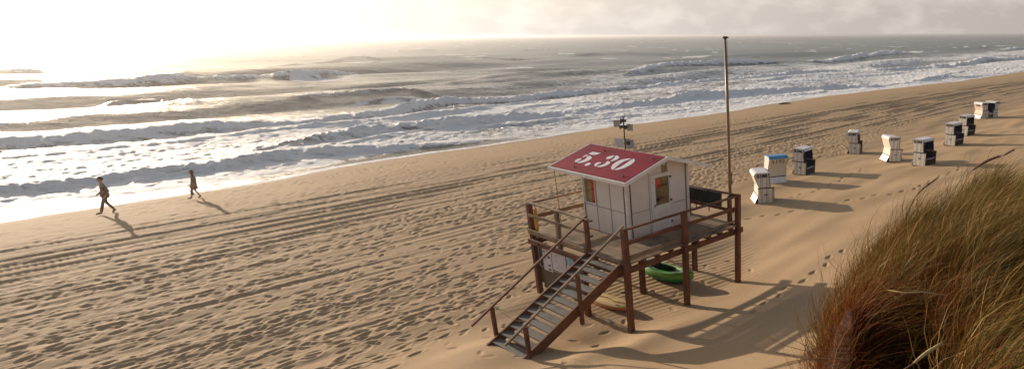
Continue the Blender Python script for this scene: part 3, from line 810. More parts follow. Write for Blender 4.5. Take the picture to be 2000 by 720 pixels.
# red cloth and shelf seen through the door glass
b = HB()
vs = []; fs = []
for j in range(2):
    for k in range(13): vs.append((12.50 + k * .04 - PS, TF + .13 + .015 * math.sin(k * 2) - PT, hz(3.9 - j * (.40))))
for k in range(12): fs.append((k, k + 1, k + 14, k + 13))
b.add(vs, fs); b.build('curtain', M['red_cloth'], HR, smooth=True, solid=.004)
b = HB(); b.bx(12.3, 13.9, 14.9, 15.5, 2.86, 2.90); b.bx(12.4, 12.46, 15.0, 15.4, 2.17, 2.86); b.bx(13.7, 13.76, 15.0, 15.4, 2.17, 2.86); b.build('shelf', M['dark_trim'], HR)
# transom light and king post
b = HB(); b.bx(12.93, 13.20, TF + .02, TF + .028, 3.99, 4.26); b.build('transom', M['pane'], HR)
b = HB(); b.bx(12.90, 12.93, TF - .012, TF + .02, 3.985, 4.28); b.bx(12.93, 13.2, TF - .012, TF + .02, 4.26, 4.285); b.bx(13.2, 13.27, TF - .03, TF + .0, 3.985, roofz(13.24, .09)); b.build('transom_frame', M['white_trim'], HR)
# roof
RT0, RT1 = 13.52, 17.30
b = HB()
b.poly_t([(EL[0], EL[1] - .05), (RG[0], RG[1] - .05), (RG[0], RG[1]), (EL[0], EL[1])], RT0, RT1)
rf = b.build('roof', M['white_trim'], HR)
b = HB(); b.poly_t([(RG[0] + .001, RG[1] - .05), (ER[0], ER[1] - .05), (ER[0], ER[1]), (RG[0] + .001, RG[1])], RT0, RT1); rf2 = b.build('roof', M['white_trim'], HR); rf2['label'] = 'pale landward roof slope'
b = HB(); b.bx(EL[0] - .035, EL[0] + .0, RT0 - .03, RT1 + .03, EL[1] - .095, EL[1] + .012); b.build('gutter', M['white_trim'], rf)
for t in (RT0 - .03, RT1):
    for a, c in ((EL, RG), (ER, RG)):
        b = HB(); b.poly_t([(a[0], a[1] - .10), (c[0], c[1] - .10), (c[0], c[1] + .014), (a[0], a[1] + .014)], t, t + .03); b.build('barge_board', M['white_trim'], rf)
# red sheeting with its white lettering, both lying on the seaward slope
sl = math.atan2(RG[1] - EL[1], RG[0] - EL[0]); sd = (math.cos(sl), math.sin(sl)); nn = (-sd[1], sd[0])
RLEN = math.hypot(RG[0] - EL[0], RG[1] - EL[1])
def onroof(a, t, off):
    return (EL[0] + sd[0] * a + nn[0] * off - PS, t - PT, hz(EL[1] + sd[1] * a + nn[1] * off))
b = HB()
vs = [onroof(a, t, o) for o in (.001, .018) for a, t in ((.045, RT0 + .05), (RLEN - .04, RT0 + .05), (RLEN - .04, RT1 - .05), (.045, RT1 - .05))]
b.add(vs, [(0, 1, 2, 3), (7, 6, 5, 4), (0, 4, 5, 1), (1, 5, 6, 2), (2, 6, 7, 3), (3, 7, 4, 0)])
b.build('red_sheeting', M['roof_red'], rf)
GL = {
 'flag': [(420, 255), (455, 232), (500, 213), (560, 224), (600, 233), (665, 238), (610, 258), (575, 272), (520, 276), (430, 262)],
 'stem': [(385, 268), (405, 275), (385, 290), (350, 304), (310, 322), (288, 320), (305, 305), (340, 285)],
 'bowl5': [(372, 306), (410, 297), (450, 298), (476, 312), (480, 338), (450, 368), (390, 400), (320, 425), (250, 436), (190, 432), (188, 418), (250, 402), (310, 380), (365, 345), (385, 325)],
 'tail5': [(135, 410), (150, 380), (200, 355), (245, 344), (275, 350), (268, 366), (225, 385), (185, 415), (150, 422)],
 'dot': [(330, 485), (345, 462), (390, 440), (438, 430), (462, 440), (452, 462), (405, 487), (350, 497)],
 'top3': [(768, 340), (790, 318), (860, 295), (930, 286), (945, 296), (912, 312), (898, 328), (860, 348), (810, 362), (775, 358)],
 'bowl3': [(950, 300), (985, 290), (1020, 303), (1034, 326), (1012, 357), (960, 382), (900, 402), (850, 404), (880, 376), (925, 345), (948, 320)],
 'low3': [(790, 400), (830, 405), (852, 420), (845, 446), (800, 477), (740, 502), (660, 520), (592, 518), (588, 502), (650, 488), (710, 468), (760, 438), (775, 415)],
 'tail3': [(528, 475), (560, 440), (620, 420), (668, 420), (672, 436), (620, 457), (588, 480), (575, 502), (552, 506), (530, 490)],
 'left0': [(870, 552), (866, 520), (900, 470), (980, 410), (1080, 370), (1200, 348), (1278, 350), (1240, 368), (1160, 392), (1080, 432), (1005, 488), (945, 540), (912, 576), (888, 572)],
 'right0': [(1290, 365), (1318, 352), (1345, 368), (1346, 400), (1300, 450), (1200, 510), (1100, 552), (1000, 576), (925, 578), (955, 560), (1030, 530), (1120, 480), (1200, 425), (1255, 385)],
}
def roof_uv(px, py):
    th = math.atan((538 - 69.) / 1178); cx = (px - 1443.) / 1178; cy = (538. - py) / 1178
    d = (cx, math.cos(th) + cy * math.sin(th), -math.sin(th) + cy * math.cos(th))
    ds, dt = ST(d[0], d[1])
    # plane: (z - EL1) - slope*(s - EL0) = .02
    k = (EL[1] - CAM_H - math.tan(sl) * EL[0] + .02) / (d[2] - math.tan(sl) * ds)
    return (ds * k - EL[0]) / math.cos(sl), dt * k
def smooth_loop(P, n=2):
    for _ in range(n):
        Q = []
        for i in range(len(P)):
            a, c = P[i], P[(i + 1) % len(P)]
            Q += [(a[0] * .78 + c[0] * .22, a[1] * .78 + c[1] * .22), (a[0] * .22 + c[0] * .78, a[1] * .22 + c[1] * .78)]
        P = Q
    return P
from mathutils.geometry import tessellate_polygon
GR = {'flag': 5, 'stem': 5, 'bowl5': 5, 'tail5': 5, 'dot': 1, 'top3': 3, 'bowl3': 3, 'low3': 3, 'tail3': 3, 'left0': 0, 'right0': 0}
GB = {g: HB() for g in (5, 1, 3, 0)}
for k, P in GL.items():
    b = GB[GR[k]]
    if k not in ('flag',): P = smooth_loop(P)
    uv = [roof_uv(1110 + x / 10.287, 275 + y / 10.287) for x, y in P]
    vs = [onroof(a, t, .024) for a, t in uv]
    tris = tessellate_polygon([[Vector((a, t, 0)) for a, t in uv]])
    b.add(vs + [onroof(a, t, .019) for a, t in uv], list(tris) + [(i, (i + 1) % len(uv), len(uv) + (i + 1) % len(uv), len(uv) + i) for i in range(len(uv))])
for g, b in GB.items(): b.build('decimal_point' if g == 1 else 'digit', M['number_white'], rf)
for px, py in ((1181, 294), (1122, 325), (1217, 344), (1275, 309)):
    a, t = roof_uv(px, py); p = Vector(onroof(a, t, .018))
    b = HB(); b.tube([p, p + Vector((0, 0, .05))], [.022, .016], 8); b.tube([p + Vector((0, 0, .03)), p + Vector((.03, 0, .085))], .012, 6); b.build('roof_hook', M['dark_strip'], rf)
b = HB(); b.tube([L(11.16, 17.02, hz(2.15)), L(11.15, 17.06, hz(3.97))], .013, 8); b.build('support_rod', M['rust_pole'], HR)
b = HB(); b.bx(14.05, 14.12, 17.06, 17.13, Z0, 4.12); b.build('porch_post', M['white_trim'], HR)

# ------------------------------------------------------------------ loudspeaker mast
LM = empty('loudspeaker_mast', W(14.27, 17.18, DECK), ROT, label='thin dark mast with loudspeakers and grey boards rising behind the hut roof', cat='mast')
b = MB(); b.tube([(0, 0, 0), (0, 0, 3.22)], [.03, .024], 10); b.build('mast_pole', M['dark_metal'], LM)
b = MB(); b.tube([(.02, -.05, 3.0), (.03, -.05, 3.75)], .006, 6); b.tube([(-.04, -.05, 3.3), (.1, -.05, 3.3)], .006, 6); b.build('antenna', M['metal'], LM)
ca, sa = math.cos(-ROT), math.sin(-ROT)
def MX(x, y): return (x * ca - y * sa, x * sa + y * ca)      # world-oriented offset in the mast's frame
def board(cx, cz, w, h, ang, nm='sound_board', m='metal'):
    b = MB(); b.box(-w / 2, w / 2, -.02, .02, -h / 2, h / 2, .008)
    A = math.radians(ang) - ROT; o0 = MX(*cx)
    b.v = [(o0[0] + x * math.cos(A) - y * math.sin(A), o0[1] + x * math.sin(A) + y * math.cos(A), cz + z) for x, y, z in b.v]
    return b.build(nm, M[m], LM)
M['sp_board'] = simple('pale_grey_board', (.52, .50, .50), (.42, .40, .40), 6, rough=.6)
M['sp_board2'] = simple('brown_grey_board', (.40, .33, .30), (.30, .25, .22), 6, rough=.6)
def horn(cx, y, cz, r, ang, m='dark_metal', inner='metal'):
    A = math.radians(ang) - ROT
    def pt(a, d): o0 = MX(cx, y); return (o0[0] + math.cos(A) * d, o0[1] + math.sin(A) * d, cz)
    b = MB(); prof = [(-.16, .35), (-.08, .4), (0, .62), (.05, 1.0), (.055, .96), (.01, .55)]
    b.tube([pt(0, d) for d, _ in prof], [r * k for _, k in prof], 14, cap=True); return b.build('loudspeaker', M[m], LM, smooth=True)
board((-.21, -.05), 2.30, .32, .30, -14, m='sp_board'); board((.19, -.08), 2.27, .30, .30, -10, m='sp_board2')
board((-.24, -.04), 2.98, .22, .24, 6, m='sp_board2'); board((.22, -.04), 2.84, .22, .24, -20, m='sp_board2')
horn(-.06, -.04, 3.07, .115, 200); horn(.09, -.14, 2.86, .07, -95); horn(-.07, -.1, 2.86, .07, 215); horn(.15, -.19, 2.32, .075, -80)
for z in (2.27, 2.42, 2.9): 
    b = MB(); a = MX(-.2, -.01); c = MX(.2, -.01); b.tube([(a[0], a[1], z), (c[0], c[1], z)], .013, 6); b.build('bracket', M['dark_metal'], LM)

# ------------------------------------------------------------------ flag pole
FP = empty('flagpole', W(14.76, 12.60, DECK), ROT, label='tall bare wooden flagpole strapped to the corner of the platform rail', cat='flagpole')
b = MB(); b.tube([(0, 0, 0), (.02, .06, 1.5), (.04, .14, 3.5), (.06, .24, 5.78)], [.052, .05, .045, .036], 12); b.build('pole', M['rust_pole'], FP, smooth=True)
b = MB(); b.tube([(.06, .24, 5.77), (.06, .24, 5.85)], [.05, .055], 12); b.box(.0, .17, .2, .28, 5.79, 5.84); b.build('pole_cap', M['dark_metal'], FP)
b = MB(); b.tube([(.075, .05, 1.35), (.10, .2, 5.75)], .006, 6); b.tube([(.06, .02, 1.35), (.09, .02, 1.75), (.07, .05, 1.6)], .012, 6); b.build('halyard', M['strap'], FP)
for z in (.92, .46):
    b = MB(); b.box(-.07, .07, -.07, .07, z, z + .07); b.build('pole_strap', M['dark_metal'], FP)

# ------------------------------------------------------------------ things on and under the platform
e = empty('dark_board', W(14.74, 13.0, 2.68), ROT, label='dark green board lashed along the far rail of the platform', cat='board')
b = MB(); b.box(-.018, .018, 0, 3.9, 0, .42, .006); b.build('panel', M['board_black'], e)
b = MB(); b.box(-.035, .035, -.01, 3.91, .42, .455, .005); b.build('edge_strip', M['dark_trim'], e)
rk = random.Random(8)
for k, t in enumerate((.55, .85, 1.15, 1.5, 2.1)):
    b = MB(); q = [(-.035 + rk.uniform(-.02, .0), t + .03 * math.sin(j), .45 - j * .12) for j in range(7 - k % 2)]
    b.tube(q, [.008, .011, .009, .014, .011, .02, .012][:len(q)], 6); b.build('strap', M['strap'], e)

e = empty('rescue_tube', W(10.16, 16.84, 2.98), ROT, label='yellow rescue tube hanging inside the corner post of the platform', cat='rescue tube')
b = MB(); q = [(.02 * math.sin(k * .4), .10 * math.sin(k / 12 * PI) * .6, -.04 - k * .066) for k in range(13)]
b.tube(q, [.02] + [.05 + .02 * math.sin(k / 11 * PI) for k in range(11)] + [.025], 10); b.build('float_body', M['yellow'], e, smooth=True)
b = MB(); b.tube([(0, 0, -.04), (0, .06, .02), (-.06, .1, .10), (-.1, .1, -.02)], .008, 6); b.build('strap', M['strap'], e)

NB = empty('notice_board', W(10.17, 14.5, .40), ROT, label='timber notice board with white papers below the platform behind the stair', cat='notice board')
b = MB(); y = 0; rk = random.Random(4)
while y < 2.72:
    w = .16; b.box(0, .03, y, y + w - .008, rk.uniform(-.25, -.02), 1.33, .003); y += w
b.build('boards', M['board_wood'], NB)
b = MB(); b.box(-.03, .0, -.02, 2.74, 1.29, 1.34); b.box(-.03, 0, -.02, 2.74, .52, .56); b.build('batten', M['board_wood'], NB)
def notice(y0, y1, z0, z1, m, lines=0, blocks=()):
    b = MB(); b.box(-.048, -.034, y0, y1, z0, z1, .002); p = b.build('notice', M[m], NB)
    if lines:
        b = MB()
        for k in range(lines):
            z = z1 - .07 - (z1 - z0 - .1) * k / lines
            b.box(-.052, -.0485, y0 + .05, y1 - .05 - (.12 if k % 4 == 3 else 0), z - .008, z, .0005)
        b.build('print', M['ink_grey'], p)
    if blocks:
        for a0, a1, c0, c1 in blocks:
            b = MB(); b.box(-.053, -.0485, a0, a1, c0, c1, .0005); b.build('print', M['ink'], p)
notice(2.40, 2.74, .58, 1.31, 'paper', 0, ((2.66, 2.70, 1.18, 1.21), (2.64, 2.70, 1.05, 1.09), (2.66, 2.70, .9, .94), (2.63, 2.70, .76, .79)))
notice(1.72, 2.20, .50, 1.27, 'paper', 0, ((1.80, 1.95, 1.12, 1.19), (1.80, 1.93, .95, 1.02), (1.8, 1.92, .68, .74), (1.8, 1.92, .54, .60), (2.05, 2.15, 1.12, 1.16), (2.05, 2.15, .9, .93)))
notice(.95, 1.68, .62, 1.27, 'paper', 9)
notice(.50, .90, .98, 1.27, 'paper_blue'); notice(.50, .90, .58, .96, 'paper', 4); notice(.10, .42, .95, 1.24, 'paper_green')

def kayak():
    s, t = 13.62, 14.62; z = ground_z(s, t)
    e = empty('kayak', W(s, t, z - .02), ROT + math.radians(-84), label='small green sit-in kayak with a blue end under the platform', cat='kayak')
    n = 17; Lk = 2.35
    def sec(u):   # u -1..1 -> half width, deck z, keel z
        w = .43 * (1 - abs(u) ** 2.6) ** .8 + .01
        return w, .36 + .15 * abs(u) ** 2.2, .02 + .28 * abs(u) ** 4
    def shell(fr0, fr1, u0=-1, u1=1, m=None, name='hull'):
        vs = []; K = 13; rows = 21
        for i in range(rows):
            u = u0 + (u1 - u0) * i / (rows - 1); w, dz, kz = sec(u)
            for k in range(K):
                a = PI * (fr0 + (fr1 - fr0) * k / (K - 1))     # 0 = rim one side, pi = rim other side, through keel
                yy = math.copysign(abs(math.cos(a)) ** .75, math.cos(a)) * w
                zz = dz - (dz - kz) * abs(math.sin(a)) ** .6
                vs.append((u * Lk / 2, yy, zz))
        fs = [(i * K + k, i * K + k + 1, (i + 1) * K + k + 1, (i + 1) * K + k) for i in range(rows - 1) for k in range(K - 1)]
        b = MB(); b.add(vs, fs); return b.build(name, m, e, smooth=True, solid=.012)
    g = NT('green_kayak_plastic'); v = g.coord((1, 1, 1)); sx = g.n('ShaderNodeSeparateXYZ'); g.l(v, sx.inputs[0])
    f = g.math('ADD', sx.outputs['Z'], g.math('MULTIPLY', g.noise(v, 3, 4), .12))
    c = g.ramp(f, [(.14, (.012, .14, .05)), (.30, (.030, .26, .06)), (.40, (.20, .46, .06))])
    g.col(c); g.b.inputs['Roughness'].default_value = .35
    shell(0, 1, m=g.m)
    d = NT('deck_plastic'); v = d.coord((1, 1, 1)); sx = d.n('ShaderNodeSeparateXYZ'); d.l(v, sx.inputs[0])
    c = d.ramp(d.math('MULTIPLY_ADD', sx.outputs['X'], .4, c=.5), [(.10, (.02, .22, .42)), (.20, (.02, .26, .30)), (.32, (.05, .24, .05)), (.7, (.15, .38, .07)), (.9, (.06, .24, .06))])
    d.col(c); d.b.inputs['Roughness'].default_value = .4
    # deck with an oval cockpit opening
    vs = []; K = 7; rows = 25
    def ring(u, k):
        w, dz, kz = sec(u)
        return w
    N = 40; outer = []; inner = []
    for i in range(N):
        a = 2 * PI * i / N; u = math.cos(a); uu = math.copysign(abs(u) ** .8, u) * .995; w, dz, kz = sec(uu)
        outer.append((uu * Lk / 2, math.copysign(1, math.sin(a) or 1) * w * (1 if abs(math.sin(a)) > 1e-6 else 0), dz + .004))
        inner.append((-.10 + .60 * math.cos(a) * 1.0, .27 * math.sin(a), .41 + .02 * abs(math.cos(a))))
    vs = outer + inner
    fs = [(i, (i + 1) % N, N + (i + 1) % N, N + i) for i in range(N)]
    b = MB(); b.add(vs, fs); b.build('deck', d.m, e, smooth=True, solid=.01)
    b = MB(); b.tube(inner + [inner[0]], .016, 8, cap=False); b.build('cockpit_rim', d.m, e, smooth=True)
    b = MB(); fl = [(x * .95, y * .9, .10) for x, y, z in inner]; b.add(fl + inner, [tuple(range(N))] + [(i, (i + 1) % N, N + (i + 1) % N, N + i) for i in range(N)]); b.build('cockpit_floor', simple('dark_green_plastic', (.04, .20, .08), (.03, .14, .055), 5, rough=.5), e)
    b = MB(); b.prismx([(-.2, .12), (.2, .12), (.22, .50), (.14, .70), (-.14, .70), (-.22, .50)], -.54, -.44); b.box(-.46, -.02, -.2, .2, .10, .19, .03); b.build('seat', M['black_soft'], e)
    for k in range(5):
        b = MB(); b.box(.56 + k * .07, .585 + k * .07, -.15 + k * .012, .15 - k * .012, .42 + .003 * k, .455 + .006 * k); b.build('deck_rib', M['chair_white'], e)
kayak()

def surfboard():
    s, t = 10.93, 14.55; z = ground_z(s, t)
    e = empty('surfboard', W(s, t, z + .0), ROT + math.radians(-88), label='yellow rescue surfboard with orange edge lying half under the stair', cat='surfboard')
    e.rotation_euler = (math.radians(9), math.radians(-1.5), ROT + math.radians(-88))
    Lb = 2.4; N = 36; vs = []; K = 9
    def w(u): return .30 * (1 - abs(u) ** 2.3) ** .62 + .006
    for i in range(N + 1):
        u = -1 + 2 * i / N; ww = w(u); rk = .10 * max(u, 0) ** 2.2 + .03 * max(-u, 0) ** 2
        for k in range(K):
            a = 2 * PI * k / K; yy = math.cos(a); zz = math.sin(a)
            vs.append((u * Lb / 2, math.copysign(abs(yy) ** .7, yy) * ww, .08 + rk + zz * .055 * (1 - .5 * abs(u) ** 4)))
    fs = [(i * K + k, i * K + (k + 1) % K, (i + 1) * K + (k + 1) % K, (i + 1) * K + k) for i in range(N) for k in range(K)]
    b = MB(); b.add(vs, fs); b.build('rail_body', simple('orange_board_edge', (.62, .20, .045), (.48, .15, .035), 5, rough=.45), e, smooth=True)
    top = []; 
    for i in range(1, N): u = -1 + 2 * i / N; top.append((u * Lb / 2, w(u) * .86, .139 + .10 * max(u, 0) ** 2.2 + .03 * max(-u, 0) ** 2))
    pts = top + [(x, -y, z) for x, y, z in reversed(top)]
    n2 = len(top); fs = [(i, i + 1, 2 * n2 - 2 - i, 2 * n2 - 1 - i) for i in range(n2 - 1)]
    b = MB(); b.add(pts, fs); b.build('deck_pad', simple('sandy_yellow_foam', (.62, .46, .15), (.46, .33, .12), 4, rough=.7), e, smooth=True, solid=.012)
    b = MB(); b.tube([(-.6, .02, .16), (-.1, .1, .165), (.3, .02, .165), (.85, .06, .19)], .009, 6); b.build('leash', M['strap'], e)
    for q in ((.55, .75, -.14, -.08, .155, .18), (.9, 1.02, .1, .14, .17, .2)):
        b = MB(); b.box(*q); b.build('grab_handle', M['black_soft'], e)
surfboard()
z = ground_z(9.3, 12.95)
def small_paper():
    s, t = ray_ground(1190, 624, .05)[:2]; z = ground_z(s, t)
    b = MB(); vs = [(x * .05 - .05, (y * .045 - .065), .012 + .03 * ((x + y) % 2) * (.5 + .5 * math.sin(x * 3 + y))) for y in range(4) for x in range(3)]
    b.add([(x, y, z2) for x, y, z2 in vs], [(y * 3 + x, y * 3 + x + 1, y * 3 + x + 4, y * 3 + x + 3) for y in range(3) for x in range(2)])
    o = b.build('paper_scrap', M['paper'], solid=.003); o.location = W(s, t, z + .01); o.rotation_euler = (.5, .2, 1.0)
    tag(o, 'small white scrap of paper on the sand beside the surfboard', 'litter')
small_paper()
def plank():
    s, t = ray_ground(1197, 541, 0)[:2]
    b = MB(); b.bar((-.45, 0, .03), (.45, .05, .05), .13, .03); o = b.build('loose_plank', M['post_x']); o.location = W(s + .1, t, ground_z(s, t) + .01); o.rotation_euler = (0, .04, .1)
    tag(o, 'short brown plank lying on the sand under the head of the stair', 'plank')
plank()
def driftwood():
    s, t = sea_pt(1533, 204, -.3); z = ground_z(s, t)
    b = MB(); b.tube([(-.8, 0, .06), (-.2, .06, .10), (.3, .0, .12), (.85, -.05, .08)], [.05, .10, .09, .04], 8); o = b.build('driftwood', M['dark_trim'], smooth=True)
    o.location = W(s, t, z); o.rotation_euler = (0, 0, .35); tag(o, 'dark piece of driftwood on the bare sand near the surf', 'driftwood')
driftwood()

# ------------------------------------------------------------------ beach chairs
CW = .58   # half width
def chair_parts(blue_top=False):
    e = empty('beach_chair', (0, 0, 0), 0)
    # lower box: striped side panels
    for sg in (-1, 1):
        b = MB(); y0, y1 = (CW - .03, CW) if sg > 0 else (-CW, -CW + .03)
        b.prism([(-.40, .05), (.40, .05), (.42, .80), (-.40, .80)], y0, y1); b.build('side_panel', M['wicker'], e)
        b = MB(); b.box(.40, .435, y0 - .006, y1 + .006, .03, .80, .008); b.build('front_stile', M['dark_trim'], e)
        yi = -CW + .032 if sg < 0 else CW - .044
        b = MB(); b.prism([(-.38, .06), (.395, .06), (.41, .79), (-.38, .79)], yi, yi + .012); b.build('inner_panel', M['dark_wicker'], e)
        b = MB(); b.box(-.42, .455, y0 - .012, y1 + .012, .80, .85, .010); b.build('arm_rail', M['dark_trim'], e)
        b = MB(); yy = y1 + .006 if sg > 0 else y0 - .018; b.box(-.08, .08, yy, yy + .012, .46, .52, .003); b.build('carry_handle', M['dark_trim'], e)
        # hood side
        b = MB(); b.prism([(-.37, .86), (.23, .86), (.20, 1.48), (.14, 1.60), (-.46, 1.62), (-.56, 1.58), (-.61, 1.48)], y0, y1)
        h = b.build('hood_side', M['wicker'] if not blue_top else M['wicker'], e)
        yi = -CW + .032 if sg < 0 else CW - .040
        b = MB(); b.prism([(-.36, .87), (.22, .87), (.135, 1.585), (-.45, 1.60), (-.56, 1.50)], yi, yi + .008); b.build('hood_lining', M['navy'], e)
        b = MB(); b.bar((.235, (y0 + y1) / 2, .86), (.155, (y0 + y1) / 2, 1.60), .045, .04, (1, 0, 0)); b.build('hood_edge', M['dark_trim'], e)
    b = MB(); b.box(-.44, .44, -CW - .015, CW + .015, .0, .06, .01); b.build('base_frame', M['dark_trim'], e)
    b = MB(); b.prism([(-.60, 1.46), (-.37, .86), (-.34, .86), (-.57, 1.47)], -CW + .03, CW - .03); b.prism([(-.37, .86), (-.395, .44), (-.365, .44), (-.34, .86)], -CW + .03, CW - .03); b.build('hood_back', M['wicker_plain'], e)
    b = MB(); b.prism([(-.415, .40), (-.60, .04), (-.575, .03), (-.39, .40)], -CW + .02, CW - .02); b.build('back_panel', M['white_trim'], e)
    b = MB(); b.box(-.425, -.385, -CW + .02, CW - .02, .395, .44, .005); b.build('back_bar', M['dark_trim'], e)
    top = [(-.612, 1.47), (-.567, 1.59), (-.46, 1.632), (.145, 1.612), (.24, 1.57), (.24, 1.55), (.145, 1.59), (-.455, 1.61), (-.55, 1.572), (-.59, 1.47)]
    b = MB(); b.prism(top, -CW - .012, CW + .012); b.build('hood_top', M['blue_top'] if blue_top else M['chair_white'], e)
    b = MB(); b.prism([(.205, 1.58), (.235, 1.58), (.250, 1.47), (.235, 1.47)], -CW + .03, CW - .03); b.build('awning', M['chair_white'], e)
    # inside: padded back and seat
    b = MB()
    for k in range(2):
        y0 = -CW + .05 + k * (CW - .05); b.prism([(-.50, 1.50), (-.27, .55), (-.15, .55), (-.38, 1.50)], y0 + .005, y0 + CW - .055)
    b.build('back_cushion', M['navy'], e)
    b = MB(); b.box(-.28, .36, -CW + .04, CW - .04, .40, .50, .03); b.build('seat_cushion', M['navy'], e)
    b = MB()
    for k in range(9):
        y = -CW + .09 + k * .125; b.box(.365, .375, y, y + .05, .40, .485, .002)
    b.build('cushion_stripe', M['chair_white'], e)
    b = MB(); b.box(.37, .40, -CW + .04, CW - .04, .06, .385, .005); b.build('front_board', M['dark_wicker'], e)
    b = MB()
    for k in range(8): b.box(.402, .41, -CW + .08 + k * .14, -CW + .16 + k * .14, .10, .34, .003)
    b.build('drawer_slats', M['dark_trim'], e)
    return e
def copy_tree(o, parent=None):
    c = o.copy(); C.objects.link(c); c.parent = parent
    for ch in [q for q in o.children]: copy_tree(ch, c)
    return c
proto = chair_parts(); proto_blue = chair_parts(True)
CH = [  # photo foot pixel, turn seen from the camera, number, label, blue top
 ((1492, 391), 12, '5185', 'side', 'white striped beach chair numbered 5185, nearest to the platform'),
 ((1513, 354), 113, '5192', 'back', 'blue topped beach chair seen from behind with large thin number 5192'),
 ((1571, 339), -28, '5196', 'side', 'beach chair with blue padded inside showing, directly right of the blue topped one'),
 ((1671, 297), -6, '5187', 'side', 'small side-on beach chair numbered 5187, standing alone nearest the wheel tracks'),
 ((1741, 314), 24, '5197', 'side', 'white beach chair numbered 5197 turned away so its bright kick board shows'),
 ((1805, 322), -30, '5193', 'side', 'beach chair numbered 5193 with blue inside, closest to the dune grass'),
 ((1863, 283), -28, '5199', 'side', 'nearer and left of the two overlapping beach chairs with blue insides'),
 ((1887, 265), -28, '5183', 'side', 'farther and right of the two overlapping beach chairs with blue insides'),
 ((1916, 232), 42, '5186', 'both', 'far white beach chair with number on its sunlit back, left one of the farthest pair'),
 ((1934, 230), -122, '5188', 'side2', 'farthest beach chair, turned to face its white neighbour, blue inside half hidden'),
]
LET = {}
def lettering(txt, sz, off):
    k = (txt, sz, off)
    if k not in LET: LET[k] = text_mesh(txt, sz, off)
    return LET[k].copy()
ROOTS = [proto if i == 0 else (proto_blue if c[2] == '5192' else copy_tree(proto)) for i, c in enumerate(CH)]
for i, ((px, py), rel, num, where, lab) in enumerate(CH):
    s, t, z = ray_ground(px, py, .0)
    x, y, _ = W(s, t)
    az = math.atan2(x, y)
    e = ROOTS[i]
    tilt = (math.radians([1, -1, 0, 1.5, -1, 0, 1, -.5, 0, 1][i]), math.radians([-2, 0, 1, -1, 2, -1.5, 0, 1, 0, 0][i]))
    e.location = (x, y, ground_z(s, t) - .035); e.rotation_euler = (tilt[0], tilt[1], math.radians(rel) - az)
    tag(e, lab, 'beach chair', 'wicker beach chairs on the sand')
    def num_on(kind):
        size = .27
        if kind == 'side':
            me = lettering(num, size, .020); o = link_mesh('number', me, M['ink'], e)
            o.rotation_euler = (PI / 2, math.radians(-1), 0); o.location = (-.18, -CW - .004, 1.45)
            o.scale = (.98, .8, 1)
        elif kind == 'side2':
            me = lettering(num, size, .016); o = link_mesh('number', me, M['ink'], e)
            o.rotation_euler = (PI / 2, 0, PI); o.location = (-.17, CW + .004, 1.475); o.scale = (.98, .8, 1)
        else:
            big = .44 if num == '5192' else .34
            me = lettering(num, big, .0 if num == '5192' else .016); o = link_mesh('number', me, M['ink'], e)
            a = math.atan2(.23, .60)
            o.rotation_euler = (PI / 2 + a, 0, -PI / 2); o.location = (-.548, 0, 1.30); o.scale = (.95, .75, 1)
    if where == 'both': num_on('side'); num_on('back')
    else: num_on(where)

# small mound of sand by the chairs
# ------------------------------------------------------------------ people
M['coat'] = simple('hazy_brown_coat_cloth', (.20, .13, .10), (.15, .10, .075), 12, rough=.9)  # walkers' cloth browns lightened to imitate the haze in front of them
M['trouser'] = simple('hazy_trouser_cloth', (.19, .125, .095), (.14, .095, .075), 12, rough=.9)
M['tan_coat'] = simple('hazy_brown_dress_cloth', (.22, .145, .10), (.17, .11, .08), 12, rough=.9)
M['skin'] = simple('skin', (.45, .25, .17), (.40, .21, .14), 10, rough=.55, bump=.02)
M['hair'] = simple('brown_hair', (.05, .03, .02), (.03, .018, .012), 30, rough=.6)
M['shoe'] = simple('grey_shoe', (.16, .13, .12), (.1, .08, .08), 10, rough=.7)
def skin_obj(name, verts, edges, radii, m, parent, root=0, sub=1):
    me = bpy.data.meshes.new(name); me.from_pydata(verts, edges, []); me.update()
    o = bpy.data.objects.new(name, me); C.objects.link(o)
    md = o.modifiers.new('skin', 'SKIN'); md.use_smooth_shade = True
    for i, v in enumerate(me.skin_vertices[0].data):
        r = radii[i]; v.radius = r if isinstance(r, tuple) else (r, r); v.use_root = (i == root)
    sb = o.modifiers.new('sub', 'SUBSURF'); sb.levels = sub; sb.render_levels = sub
    nm = eval_to_mesh(o, name)
    bpy.data.objects.remove(o); bpy.data.meshes.remove(me)
    return link_mesh(name, nm, m, parent, smooth=True)
def head_mesh(c, r, face, name, m, parent):
    """egg shaped head with nose, brow, chin, ears; face: heading of the gaze in the figure's frame"""
    vs = []; N, K = 14, 16
    for i in range(N + 1):
        ph = PI * i / N
        for k in range(K):
            th = 2 * PI * k / K; x = math.sin(ph) * math.cos(th); y = math.sin(ph) * math.sin(th); z = math.cos(ph)
            sx = r * .93; 
            if x > 0 and z < 0: sx *= 1 + .05 * -z
            X, Y, Z = x * sx, y * r * .74, z * r * 1.22
            if x > .75 and abs(y) < .25 and -.35 < z < .15: X += r * .22 * (1 - abs(y) / .25)
            if abs(y) > .9 and abs(z) < .3: Y *= 1.13
            if z < -.4: Y *= .82
            vs.append((c[0] + X * math.cos(face) - Y * math.sin(face), c[1] + X * math.sin(face) + Y * math.cos(face), c[2] + Z))
    fs = [(i * K + k, (i + 1) * K + k, (i + 1) * K + (k + 1) % K, i * K + (k + 1) % K) for i in range(N) for k in range(K)]
    b = MB(); b.add(vs, fs); return b
